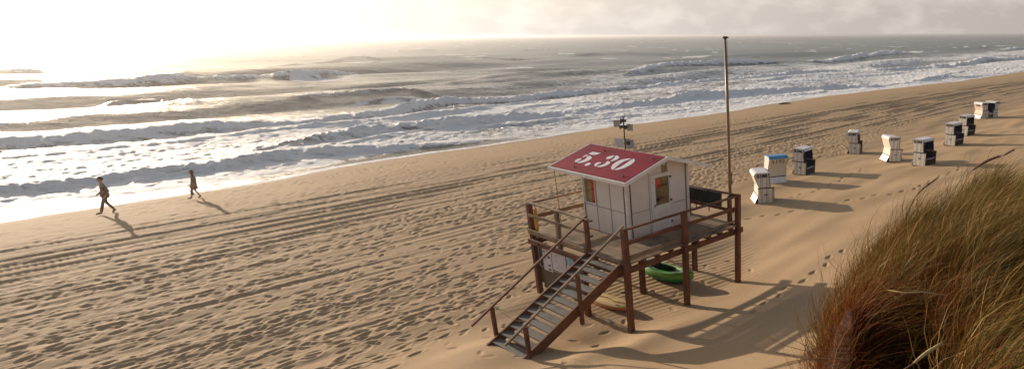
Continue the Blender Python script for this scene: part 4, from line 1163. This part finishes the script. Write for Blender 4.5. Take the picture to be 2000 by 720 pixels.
def hand_chain(V0, E0, R0, wrist, direc, scale=1.0, palm_n=(0, 1, 0)):
    """palm and five bent fingers rooted in the palm; returns nothing, extends the skeleton"""
    d = Vector(direc).normalized(); n = Vector(palm_n); sd = d.cross(n).normalized(); n = sd.cross(d).normalized()
    wi = V0.index(tuple(wrist)); pc = Vector(wrist) + d * .055 * scale
    V0.append(tuple(pc)); E0.append((wi, len(V0) - 1)); R0.append((.036 * scale, .017 * scale)); pi = len(V0) - 1
    for k, (off, ln) in enumerate(((-.032, .070), (-.011, .082), (.011, .078), (.032, .062))):
        a = Vector(wrist) + d * .098 * scale + sd * off * scale
        V0.append(tuple(a)); E0.append((pi, len(V0) - 1)); R0.append(.0105 * scale); ai = len(V0) - 1
        b2 = a + (d * .5 * ln + n * .012) * scale; V0.append(tuple(b2)); E0.append((ai, len(V0) - 1)); R0.append(.0088 * scale)
        c2 = b2 + (d * .42 * ln + n * .026) * scale; V0.append(tuple(c2)); E0.append((len(V0) - 2, len(V0) - 1)); R0.append(.007 * scale)
    a = Vector(wrist) + (d * .03 - sd * .04 + n * .01) * scale; V0.append(tuple(a)); E0.append((pi, len(V0) - 1)); R0.append(.013 * scale)
    b2 = a + (d * .035 - sd * .02 + n * .015) * scale; V0.append(tuple(b2)); E0.append((len(V0) - 2, len(V0) - 1)); R0.append(.0095 * scale)

def make_person(px, py, H, head_rot, female, label, lean):
    s, t, z = ray_ground(px, py, -.2)
    e = empty('person', W(s, t, ground_z(s, t) + .005), ROT + PI + math.radians(head_rot), label=label, cat='person')
    e.rotation_euler = (lean[0], lean[1], ROT + PI + math.radians(head_rot))
    k = H / 1.78
    def P(x, y, z): return (x * k, y * k, z * k)
    # figure faces +x; stride: right leg back, left leg forward
    if not female:
        J = dict(pel=P(0, 0, .96), sp=P(.01, 0, 1.14), ch=P(.03, 0, 1.34), nk=P(.04, 0, 1.50), hd=P(.06, 0, 1.62), hlt=P(0, .09, .92), hrt=P(0, -.09, .92),
                 klt=P(.15, .10, .51), alt=P(.25, .10, .09), tlt=P(.41, .11, .05), krt=P(-.03, -.10, .50), art=P(-.27, -.10, .13), trt=P(-.19, -.10, .03),
                 sl=P(.02, .19, 1.43), el=P(-.10, .24, 1.16), wl=P(.03, .23, .93), sr=P(.02, -.19, 1.43), er=P(-.08, -.24, 1.15), wr=P(.12, -.22, .96))
    else:
        J = dict(pel=P(0, 0, .96), sp=P(0, 0, 1.12), ch=P(.02, 0, 1.32), nk=P(.03, 0, 1.49), hd=P(.05, 0, 1.61), hlt=P(0, .08, .92), hrt=P(0, -.08, .92),
                 klt=P(.17, .08, .52), alt=P(.22, .08, .10), tlt=P(.38, .09, .05), krt=P(.0, -.08, .50), art=P(-.22, -.08, .12), trt=P(-.12, -.08, .03),
                 sl=P(.0, .16, 1.41), el=P(.03, .24, 1.15), wl=P(.20, .26, .98), sr=P(.0, -.16, 1.41), er=P(-.12, -.22, 1.15), wr=P(-.06, -.25, .92))
    names = list(J); V0 = [J[n] for n in names]; ix = {n: i for i, n in enumerate(names)}
    E0 = [(ix[a], ix[b]) for a, b in (('pel', 'sp'), ('sp', 'ch'), ('ch', 'nk'), ('nk', 'hd'), ('pel', 'hlt'), ('pel', 'hrt'), ('hlt', 'klt'), ('klt', 'alt'), ('alt', 'tlt'), ('hrt', 'krt'), ('krt', 'art'), ('art', 'trt'),
                                      ('ch', 'sl'), ('sl', 'el'), ('el', 'wl'), ('ch', 'sr'), ('sr', 'er'), ('er', 'wr'))]
    rad = dict(pel=.125, sp=.115, ch=.135, nk=.052, hd=.06, hlt=.088, hrt=.088, klt=.056, alt=.036, tlt=.028, krt=.056, art=.036, trt=.028, sl=.058, el=.04, wl=.025, sr=.058, er=.04, wr=.025)
    if female: rad.update(sp=.10, ch=.115, sl=.048, sr=.048, el=.034, er=.034)
    R0 = [rad[n] * k for n in names]
    hand_chain(V0, E0, R0, J['wl'], Vector(J['wl']) - Vector(J['el']), k * .95, (0, -1, 0)); hand_chain(V0, E0, R0, J['wr'], Vector(J['wr']) - Vector(J['er']), k * .95, (0, 1, 0))
    body = skin_obj('body', V0, E0, R0, M['skin'], e, 0)
    # join the modelled head into the body mesh
    hb = head_mesh((J['hd'][0] + .01, 0, J['hd'][2] + .05 * k), .105 * k, 0.0, 'head', M['skin'], e)
    n0 = len(body.data.vertices); vv = [tuple(v.co) for v in body.data.vertices] + hb.v; ff = [tuple(p.vertices) for p in body.data.polygons] + [tuple(i + n0 for i in f) for f in hb.f]
    me = bpy.data.meshes.new('body'); me.from_pydata(vv, [], ff); me.update(); me.materials.append(M['skin']); me.polygons.foreach_set('use_smooth', [True] * len(me.polygons)); old = body.data; body.data = me
    # hair
    c = (J['hd'][0] + .0, 0, J['hd'][2] + .07 * k); b = MB(); vs = []; N, K = 8, 16
    for i in range(N + 1):
        ph = PI * (.60 if not female else .66) * i / N
        for q in range(K):
            th = 2 * PI * q / K; x = math.sin(ph) * math.cos(th); y = math.sin(ph) * math.sin(th); zz = math.cos(ph)
            rr2 = .114 * k * (1 + .03 * math.sin(q * 5 + i)); drop = 0
            if x > .3: zz = max(zz, .35)
            if female and x < .1 and i == N: drop = -.16 * k
            vs.append((c[0] - .012 + x * rr2 * .96, y * rr2 * .8, c[2] + zz * rr2 * 1.12 + drop))
    b.add(vs, [(i * K + q, (i + 1) * K + q, (i + 1) * K + (q + 1) % K, i * K + (q + 1) % K) for i in range(N) for q in range(K)]); b.build('hair', M['hair'], e, smooth=True)
    # clothes follow the same joints, slightly thicker
    def sub_skin(name, ns, es, extra, m, root=0, over={}):
        v = [J[n] if n in J else over[n][0] for n in ns]; i2 = {n: i for i, n in enumerate(ns)}
        rr3 = [(over[n][1] if n in over else rad[n] + extra) * k for n in ns]
        return skin_obj(name, v, [(i2[a], i2[b]) for a, b in es], rr3, m, e, root)
    nj = {'nk2': (P(J['nk'][0] / k, 0, 1.47), .07)}
    def mid(a, b, f): return tuple(J[a][i] * (1 - f) + J[b][i] * f for i in range(3))
    if not female:
        nj.update(hem=(P(-.0, 0, .84), .14), cl=(mid('el', 'wl', .93), .042), cr=(mid('er', 'wr', .93), .042))
        sub_skin('jacket', ['pel', 'sp', 'ch', 'nk2', 'sl', 'el', 'cl', 'sr', 'er', 'cr', 'hem'], [('pel', 'sp'), ('sp', 'ch'), ('ch', 'nk2'), ('ch', 'sl'), ('sl', 'el'), ('el', 'cl'), ('ch', 'sr'), ('sr', 'er'), ('er', 'cr'), ('pel', 'hem')], .012, M['coat'], 0, nj)
        nj.update(al=(mid('klt', 'alt', .95), .058), ar=(mid('krt', 'art', .95), .058))
        sub_skin('trousers', ['pel', 'hlt', 'hrt', 'klt', 'krt', 'al', 'ar'], [('pel', 'hlt'), ('pel', 'hrt'), ('hlt', 'klt'), ('hrt', 'krt'), ('klt', 'al'), ('krt', 'ar')], .014, M['trouser'], 0, nj)
    else:
        nj.update(h1=(P(.03, 0, .74), .20), h2=(P(.05, 0, .58), .235), cl=(mid('el', 'wl', .8), .040), cr=(mid('er', 'wr', .8), .040))
        sub_skin('coat', ['pel', 'sp', 'ch', 'nk2', 'sl', 'el', 'cl', 'sr', 'er', 'cr', 'h1', 'h2'], [('pel', 'sp'), ('sp', 'ch'), ('ch', 'nk2'), ('ch', 'sl'), ('sl', 'el'), ('el', 'cl'), ('ch', 'sr'), ('sr', 'er'), ('er', 'cr'), ('pel', 'h1'), ('h1', 'h2')], .028, M['tan_coat'], 0, nj)
    for a, tt in (('alt', 'tlt'), ('art', 'trt')):
        A = Vector(J[a]); T = Vector(J[tt]); d = (T - A).normalized()
        skin_obj('shoe', [tuple(A - d * .04 * k), tuple(A * .5 + T * .5), tuple(T + d * .04 * k)], [(0, 1), (1, 2)], [.052 * k, .05 * k, .036 * k], M['shoe'], e)
    return e, J, k
e, J, k = make_person(212, 414, 1.86, 6, False, 'tall person in dark jacket striding along the wet sand, left one of two walkers', (math.radians(-9), math.radians(-6)))
e, J, k = make_person(384, 385, 1.60, -4, True, 'person in knee-length brown coat walking by the surf with a bag in hand', (math.radians(-10), math.radians(-6)))
w = Vector(J['wl']) + Vector((.02, .0, -.09))
b2 = empty('handbag', e.matrix_basis @ w, e.rotation_euler.z, label='dark bag hanging from the outer hand of the walker in the brown coat', cat='bag')
b = MB(); b.tube([(0, 0, .02), (0, .05, -.08), (0, .07, -.18)], .008, 6); b.tube([(0, 0, .02), (0, -.05, -.08), (0, -.07, -.18)], .008, 6); b.build('bag_handle', M['strap'], b2)
b = MB(); b.prism([(-.04, -.18), (.04, -.18), (.07, -.46), (-.07, -.46)], -.13, .13); b.build('bag_body', M['trouser'], b2)

# ------------------------------------------------------------------ dune grass
def ground_arr(x, y):
    s, t = ST(x, y); return terrain(s, t)
def grass_mesh(name, n, region, lenr, wid, seed, palette, wind=1.0, stiff=(.35, 1.0), accept=None, segs=6, start_spread=.35):
    r = np.random.default_rng(seed)
    X = []; Y = []
    # tussocks
    nt = n // 52
    cx = r.uniform(region[0], region[1], nt * 6); cy = r.uniform(region[2], region[3], nt * 6)
    s, t = ST(cx, cy); m = dune_mask(cx, cy, s, t)
    ok = accept(cx, cy, m) if accept else m > .3
    ok &= r.random(len(cx)) < 1.0
    cx, cy = cx[ok], cy[ok]
    if len(cx) > nt: sel = r.choice(len(cx), nt, replace=False); cx, cy = cx[sel], cy[sel]
    k = n // max(len(cx), 1)
    X = np.repeat(cx, k) + r.normal(0, .09, len(cx) * k); Y = np.repeat(cy, k) + r.normal(0, .09, len(cx) * k)
    tl = np.repeat(r.uniform(.75, 1.2, len(cx)), k); thue = np.repeat(r.random(len(cx)), k); tdir = np.repeat(r.normal(0, .30, len(cx)), k)
    N = len(X); Z = ground_arr(X, Y) - .03
    e = .06; gx = (ground_arr(X + e, Y) - ground_arr(X - e, Y)) / (2 * e); gy = (ground_arr(X, Y + e) - ground_arr(X, Y - e)) / (2 * e)
    nrm = np.stack([-gx, -gy, np.ones(N)], -1); nrm /= np.linalg.norm(nrm, axis=1)[:, None]
    Ln = r.uniform(*lenr, N) * tl
    wd = np.array([.93, -.20, 0.0]) ; an = tdir + r.normal(0, .35, N)
    wv = np.stack([wd[0] * np.cos(an) - wd[1] * np.sin(an), wd[0] * np.sin(an) + wd[1] * np.cos(an), np.zeros(N)], -1)
    d = nrm * .45 + np.array([0, 0, .75]) + r.normal(0, start_spread, (N, 3)) * np.array([1, 1, .3]) + wv * .25
    d /= np.linalg.norm(d, axis=1)[:, None]
    P = np.stack([X, Y, Z], -1); st = r.uniform(*stiff, N) * wind * 1.5
    W0 = r.uniform(wid[0], wid[1], N)
    ph = r.uniform(0, 2 * PI, N); sdv = np.stack([np.cos(ph), np.sin(ph), np.zeros(N)], -1)
    V_ = np.zeros((N, (segs + 1) * 2, 3), np.float32)
    for i in range(segs + 1):
        f = i / segs
        w = (W0 * (1 - f ** 1.6) + .0006)[:, None]
        sd2 = sdv * w / 2
        V_[:, 2 * i] = P - sd2; V_[:, 2 * i + 1] = P + sd2
        P = P + d * (Ln / segs)[:, None]
        d = d + wv * (st * .42 * (.4 + f))[:, None] + np.array([0, 0, -.10]) * (st * (f + .3))[:, None]
        d /= np.linalg.norm(d, axis=1)[:, None]
    base = (np.arange(N) * (segs + 1) * 2)[:, None, None]
    q = np.array([[2 * i, 2 * i + 1, 2 * i + 3, 2 * i + 2] for i in range(segs)])[None]
    F = (base + q).reshape(-1, 4)
    me = bpy.data.meshes.new(name)
    me.vertices.add(N * (segs + 1) * 2); me.vertices.foreach_set('co', V_.reshape(-1))
    me.loops.add(F.size); me.loops.foreach_set('vertex_index', F.reshape(-1).astype(np.int32))
    me.polygons.add(len(F)); me.polygons.foreach_set('loop_start', (np.arange(len(F)) * 4).astype(np.int32))
    me.polygons.foreach_set('use_smooth', np.ones(len(F), bool)); me.update(calc_edges=True)
    hue = palette(X, Y, thue, r)
    hv = np.repeat(np.clip(hue, 0, 1), (segs + 1) * 2); a = me.attributes.new('hue', 'FLOAT', 'POINT'); a.data.foreach_set('value', hv.astype(np.float32))
    tipv = np.tile(np.repeat(np.arange(segs + 1) / segs, 2), N); a = me.attributes.new('tip', 'FLOAT', 'POINT'); a.data.foreach_set('value', tipv.astype(np.float32))
    print(name, N)
    return me
def grass_mat():
    t = NT('marram_grass_blades')
    h = t.attr('hue').outputs['Fac']; tip = t.attr('tip').outputs['Fac']
    c = t.ramp(h, [(.0, (.15, .032, .013)), (.16, (.27, .075, .024)), (.32, (.32, .13, .036)), (.48, (.27, .18, .042)), (.62, (.12, .125, .030)), (.80, (.045, .068, .018)), (.97, (.44, .34, .17))])
    c = t.mixc(t.math('MULTIPLY', t.ramp(tip, [(.55, (0, 0, 0)), (1, (1, 1, 1))]), .6), c, (.46, .30, .11))
    c = t.mixc(1.0, c, (.74, .64, .46), 'MULTIPLY')
    t.col(c); t.b.inputs['Roughness'].default_value = .55; t.b.inputs['Specular IOR Level'].default_value = .12
    # light comes through thin blades
    tr = t.n('ShaderNodeBsdfTranslucent'); t.l(c, tr.inputs[0]); mx = t.n('ShaderNodeMixShader'); mx.inputs[0].default_value = .2
    t.l(t.b.outputs[0], mx.inputs[1]); t.l(tr.outputs[0], mx.inputs[2]); t.l(mx.outputs[0], t.out.inputs[0])
    return t.m
gm = grass_mat()
def pal(X, Y, th, r):
    n = len(X)
    # reddish dead stems on the eroded seaward and lower part, green and gold on the back of the dune
    low = np.clip(1.5 - (X - .155 * Y) / .9, 0, 1) * np.clip((8.0 - Y) / 1.6, 0, 1)
    low = np.maximum(low, np.exp(-((X - .30 * Y) / .75) ** 2 - ((Y - 5.6) / 1.3) ** 2))
    gold = np.clip((X - 2.0) / 1.2, 0, 1) * np.clip((7.5 - Y) / 3, 0, 1)
    h = .50 + .34 * th - .13 * gold + r.normal(0, .13, n)
    h2 = .13 + .12 * th + r.normal(0, .10, n)
    out = np.where(r.random(n) < low * .92, h2, h)
    out = np.where(r.random(n) < .09, .97, out)
    return out
hollow = lambda x, y: np.exp(-((x - .305 * y) / .44) ** 4 - ((y - 4.95) / 1.55) ** 4)
me = grass_mesh('dune_grass', 56000, (.3, 9.5, 2.6, 13.5), (.55, 1.10), (.004, .0095), 3, pal, accept=lambda x, y, m: (m > .22) & (hollow(x, y) < .5) & (y > 3.6 - .25 * x))
o = link_mesh('dune_grass', me, gm); tag(o, 'wind-bent green and gold grass covering the dune', 'grass', kind='stuff')
me = grass_mesh('dead_grass', 24000, (.3, 5.5, 3.2, 9.5), (.22, .60), (.0035, .008), 9, lambda X, Y, th, r: .04 + .32 * r.random(len(X)) ** 1.2, wind=.5, stiff=(.1, .9), accept=lambda x, y, m: (m > .08) & ((m < .9) | (np.random.default_rng(1).random(len(x)) < .30)) & (hollow(x, y) < np.random.default_rng(2).random(len(x)) * 1.6), start_spread=.75)
o = link_mesh('dead_grass', me, gm); tag(o, 'tangle of red brown dead grass on the eroded edge of the dune', 'grass', kind='stuff')

me = grass_mesh('broad_grass', 2600, (.5, 6.5, 3.2, 9.5), (.6, 1.25), (.009, .015), 17, lambda X, Y, th, r: np.where(r.random(len(X)) < .35, .97, .36 + .4 * r.random(len(X))), wind=1.2, accept=lambda x, y, m: (m > .5) & (hollow(x, y) < .5))
o = link_mesh('broad_grass', me, gm); tag(o, 'broader pale and green blades standing among the dune grass', 'grass', kind='stuff')

def cam_point(px, py, dist):
    """a point at the given distance (m, along the ground) on the line of sight of a photo pixel"""
    th = math.atan((538 - 69.) / 1178); cx = (px - 1443.) / 1178; cy = (538. - py) / 1178
    d = Vector((cx, math.cos(th) + cy * math.sin(th), -math.sin(th) + cy * math.cos(th)))
    return Vector((0, 0, CAM_H)) + d * (dist / math.hypot(d.x, d.y))
def stalk(pts, dist, r, label, name='grass_stalk', head=None, mat='seed', cat='grass stalk', group=None):
    q = [cam_point(x, y, dist + dd) for x, y, dd in pts]
    g = Vector(q[0]); zg = float(ground_arr(g.x, g.y))
    e = empty(name, q[0], 0, label=label, cat=cat, group=group)
    loc = [p - q[0] for p in q]
    # smooth the line
    def cr(P, n=5):
        out = []
        for i in range(len(P) - 1):
            p0, p1, p2, p3 = P[max(i - 1, 0)], P[i], P[i + 1], P[min(i + 2, len(P) - 1)]
            for k in range(n):
                u = k / n; out.append(.5 * ((2 * p1) + (-p0 + p2) * u + (2 * p0 - 5 * p1 + 4 * p2 - p3) * u * u + (-p0 + 3 * p1 - 3 * p2 + p3) * u ** 3))
        return out + [P[-1]]
    L2 = cr(loc); n = len(L2)
    b = MB(); b.tube(L2, [r * (1 - .6 * i / n) for i in range(n)], 6); b.build('stem', M['stem'], e, smooth=True)
    if head:
        i0 = int(n * (1 - head[0])); H2 = L2[i0:]; m = len(H2)
        prof = [r * .8 + (head[1] - r * .8) * math.sin(PI * min(1, (i + .3) / (m - .4))) ** .6 for i in range(m)]
        b = MB(); b.tube(H2, prof, 8)
        rk = random.Random(int(dist * 100))
        for i in range(m - 1):
            for j in range(7):
                p = H2[i].lerp(H2[i + 1], rk.random()); d = (H2[i + 1] - H2[i]).normalized()
                a = Vector((rk.gauss(0, 1), rk.gauss(0, 1), rk.gauss(0, 1))).normalized()
                st = p + a * prof[i] * .6; b.tube([st, st + d * .03 + a * prof[i] * .7], [.0022, .0006], 4)
        b.build('seed_head', M[mat], e, smooth=True)
    return e
M['stem'] = simple('dry_stem', (.24, .13, .055), (.15, .08, .035), 20, rough=.6)
M['seed'] = simple('brown_seed_head', (.13, .050, .026), (.08, .032, .02), 60, rough=.8)
M['straw'] = simple('straw_seed_head', (.46, .33, .15), (.34, .23, .10), 60, rough=.8)
M['twig'] = simple('bare_brown_twig', (.16, .085, .045), (.09, .05, .03), 20, rough=.8)
stalk([(1835, 420, 0), (1862, 371, 0), (1893, 339, 0), (1925, 317, 0), (1952, 306, 0)], 5.6, .0032, 'bent grass stalk with thick dark brown seed head, lower of the pair above the grass', head=(.45, .011))
stalk([(1890, 400, 0), (1916, 348, 0), (1948, 313, 0), (1965, 302, 0), (1978, 295, 0)], 5.9, .003, 'grass stalk with thin brown seed head reaching highest above the dune at right', head=(.35, .008))
stalk([(1700, 470, 0), (1740, 440, 0), (1775, 400, 0), (1802, 370, 0), (1832, 348, 0)], 6.6, .003, 'short brown seed stalk sticking out of the left crest of the grass', head=(.35, .009))
stalk([(1640, 800, -.3), (1700, 760, -.2), (1775, 715, -.1), (1805, 692, 0), (1836, 672, .1)], 3.0, .0045, 'pale straw seed head close to the viewer at the bottom of the grass', head=(.45, .010), mat='straw')
stalk([(1800, 730, 0), (1784, 690, 0), (1775, 650, 0), (1764, 618, 0)], 4.2, .004, 'upright pale broken stalk in front of the dark hollow of the dune')
tw = [([(1660, 705, 0), (1600, 690, 0), (1540, 676, 0), (1497, 655, 0)], 5.4), ([(1660, 690, 0), (1600, 684, 0), (1560, 668, 0), (1530, 652, 0)], 5.5),
      ([(1650, 700, 0), (1590, 700, 0), (1540, 706, 0), (1500, 722, 0)], 5.2), ([(1640, 650, 0), (1605, 632, 0), (1590, 600, 0), (1582, 572, 0)], 5.7), ([(1650, 720, 0), (1600, 705, 0), (1560, 698, 0), (1505, 684, 0)], 5.3)]
lb = ['longest bare twig reaching left from the foot of the dune grass', 'bare twig just above the longest one at the dune edge', 'lowest bare twig drooping to the bottom of the picture', 'bare twig curling upward beside the red brown dune edge', 'thin bare twig between the longest and the lowest one']
for (p, dd), l_ in zip(tw, lb): stalk(p, dd, .0045, l_, name='bare_twig', cat='twig')
def rootwood():
    q = [cam_point(1732, 566, 5.35), cam_point(1765, 572, 5.3), cam_point(1800, 570, 5.35), cam_point(1850, 577, 5.5)]
    b = MB(); b.tube([p - q[0] for p in q], [.004, .008, .007, .003], 8); b.tube([Vector((0, 0, 0)), Vector((-.09, -.05, .10))], [.004, .002], 6)
    o = b.build('exposed_root', M['straw'], smooth=True); o.location = q[0]; tag(o, 'pale exposed root running along the lip of the dark hollow', 'root')
rootwood()

# ------------------------------------------------------------------ sky, sun, camera
w = bpy.data.worlds.new('World'); scene.world = w; w.use_nodes = True; nt = w.node_tree; nt.nodes.clear()
def wn(k, **kw):
    n = nt.nodes.new(k)
    for a, v in kw.items(): setattr(n, a, v)
    return n
sky = wn('ShaderNodeTexSky', sky_type='NISHITA', sun_disc=False); sky.sun_elevation = SUN_EL; sky.altitude = 10
sun_az = math.atan2(V[0], V[1])            # angle from +Y, clockwise positive
sky.sun_rotation = sun_az; sky.air_density = 1.0; sky.dust_density = 3.0; sky.ozone_density = 1.0
def wmath(op, a, b=0., clamp=False):
    n = wn('ShaderNodeMath', operation=op, use_clamp=clamp)
    for i, v in enumerate((a, b)):
        if isinstance(v, (int, float)): n.inputs[i].default_value = v
        else: nt.links.new(v, n.inputs[i])
    return n.outputs[0]
def wmix(f, a, b):
    n = wn('ShaderNodeMix', data_type='RGBA')
    for v, i in ((f, 0), (a, 6), (b, 7)):
        if isinstance(v, (int, float)): n.inputs[i].default_value = v
        elif isinstance(v, tuple): n.inputs[i].default_value = (*v, 1)
        else: nt.links.new(v, n.inputs[i])
    return n.outputs[2]
def wramp(f, stops):
    n = wn('ShaderNodeValToRGB'); cr = n.color_ramp
    while len(cr.elements) < len(stops): cr.elements.new(.5)
    for e_, (p, c) in zip(cr.elements, stops): e_.position = p; e_.color = (*c, 1)
    nt.links.new(f, n.inputs[0]); return n.outputs[0]
tc = wn('ShaderNodeTexCoord'); sp = wn('ShaderNodeSeparateXYZ'); nt.links.new(tc.outputs['Generated'], sp.inputs[0])
# angle to the sun
dt = wn('ShaderNodeVectorMath', operation='DOT_PRODUCT'); nt.links.new(tc.outputs['Generated'], dt.inputs[0])
sv = Vector((V[0] * math.cos(SUN_EL), V[1] * math.cos(SUN_EL), math.sin(SUN_EL))); dt.inputs[1].default_value = sv
cosang = dt.outputs['Value']
# cloud bank: puffs whose tops are lit, over an even veil low down
mp = wn('ShaderNodeMapping'); mp.inputs['Scale'].default_value = (1, 1, 2.2); nt.links.new(tc.outputs['Generated'], mp.inputs[0])
n1 = wn('ShaderNodeTexNoise'); n1.inputs['Scale'].default_value = 13; n1.inputs['Detail'].default_value = 8; n1.inputs['Roughness'].default_value = .55; nt.links.new(mp.outputs[0], n1.inputs['Vector'])
n2 = wn('ShaderNodeTexNoise'); n2.inputs['Scale'].default_value = 4; n2.inputs['Detail'].default_value = 3; nt.links.new(mp.outputs[0], n2.inputs['Vector'])
el = sp.outputs['Z']
puff = wramp(wmath('ADD', n1.outputs['Fac'], wmath('MULTIPLY', wmath('SUBTRACT', el, .045), 1.2)), [(.45, (0, 0, 0)), (.68, (1, 1, 1))])
lowveil = wramp(el, [(.0, (1, 1, 1)), (.10, (.85, .85, .85)), (.30, (.35, .35, .35)), (.6, (.15, .15, .15))])
cloudshade = wmix(puff, (4.5, 4.05, 3.75), (6.0, 5.5, 5.0))
glow = wmath('POWER', wmath('MAXIMUM', cosang, 0.0), 9.0)
glow2 = wmath('POWER', wmath('MAXIMUM', cosang, 0.0), 2.5)
CLB = wmix(1.0, cloudshade, cloudshade)
gl = wn('ShaderNodeVectorMath', operation='SCALE'); gl.inputs[0].default_value = (1.0, .93, .86); nt.links.new(wmath('ADD', wmath('MULTIPLY', glow, 4.5), wmath('MULTIPLY', glow2, 4.2)), gl.inputs['Scale'])
ad = wn('ShaderNodeVectorMath', operation='ADD'); nt.links.new(CLB, ad.inputs[0]); nt.links.new(gl.outputs[0], ad.inputs[1])
col = wmix(wmath('MULTIPLY', lowveil, .93), sky.outputs[0], ad.outputs[0])
bg = wn('ShaderNodeBackground'); bg.inputs['Strength'].default_value = .10; nt.links.new(col, bg.inputs[0])
wo = wn('ShaderNodeOutputWorld'); nt.links.new(bg.outputs[0], wo.inputs[0])

sd_ = bpy.data.lights.new('sun', 'SUN'); sd_.energy = 5.0; sd_.angle = math.radians(.53); sd_.color = (1.0, .82, .63)
so = bpy.data.objects.new('sun', sd_); C.objects.link(so); so.rotation_euler = sv.to_track_quat('Z', 'Y').to_euler()

cd = bpy.data.cameras.new('camera'); co = bpy.data.objects.new('camera', cd); C.objects.link(co); scene.camera = co
cd.sensor_width = 36; cd.lens = 36 * 1178 / 2000; cd.shift_x = (1000 - 1443) / 2000; cd.shift_y = (538 - 360) / 2000
cd.clip_start = .1; cd.clip_end = 60000
th = math.atan((538 - 69.) / 1178)
ROLL = math.radians(-.12)
co.location = (0, 0, CAM_H); co.rotation_euler = (PI / 2 - th, 0, 0)
co.rotation_euler = (Matrix.Rotation(PI / 2 - th, 3, 'X') @ Matrix.Rotation(ROLL, 3, 'Z')).to_euler()
scene.view_settings.view_transform = 'Standard'; scene.view_settings.look = 'None'; scene.view_settings.gamma = 1; scene.view_settings.use_curve_mapping = False
scene.view_settings.exposure = .26
# sea air: one closed box of thin even haze round everything but the sky
hb_ = MB(); hb_.add([(x, y, z) for z in (-4.5, 9.2) for x, y in ((-31000, -31000), (31000, -31000), (31000, 31000), (-31000, 31000))], [(3, 2, 1, 0), (4, 5, 6, 7), (0, 1, 5, 4), (1, 2, 6, 5), (2, 3, 7, 6), (3, 0, 4, 7)])
hm = bpy.data.materials.new('sea_haze'); hm.use_nodes = True; hm.node_tree.nodes.clear()
ho = hm.node_tree.nodes.new('ShaderNodeOutputMaterial'); hv_ = hm.node_tree.nodes.new('ShaderNodeVolumePrincipled')
hv_.inputs['Color'].default_value = (.97, .95, .97, 1); hv_.inputs['Density'].default_value = .00032; hv_.inputs['Anisotropy'].default_value = .78
hm.node_tree.links.new(hv_.outputs[0], ho.inputs['Volume'])
tag(hb_.build('haze', hm), 'thin salt haze over sea and beach', kind='stuff')
scene.cycles.use_denoising = True
scene.cycles.max_bounces = 6; scene.cycles.transparent_max_bounces = 8
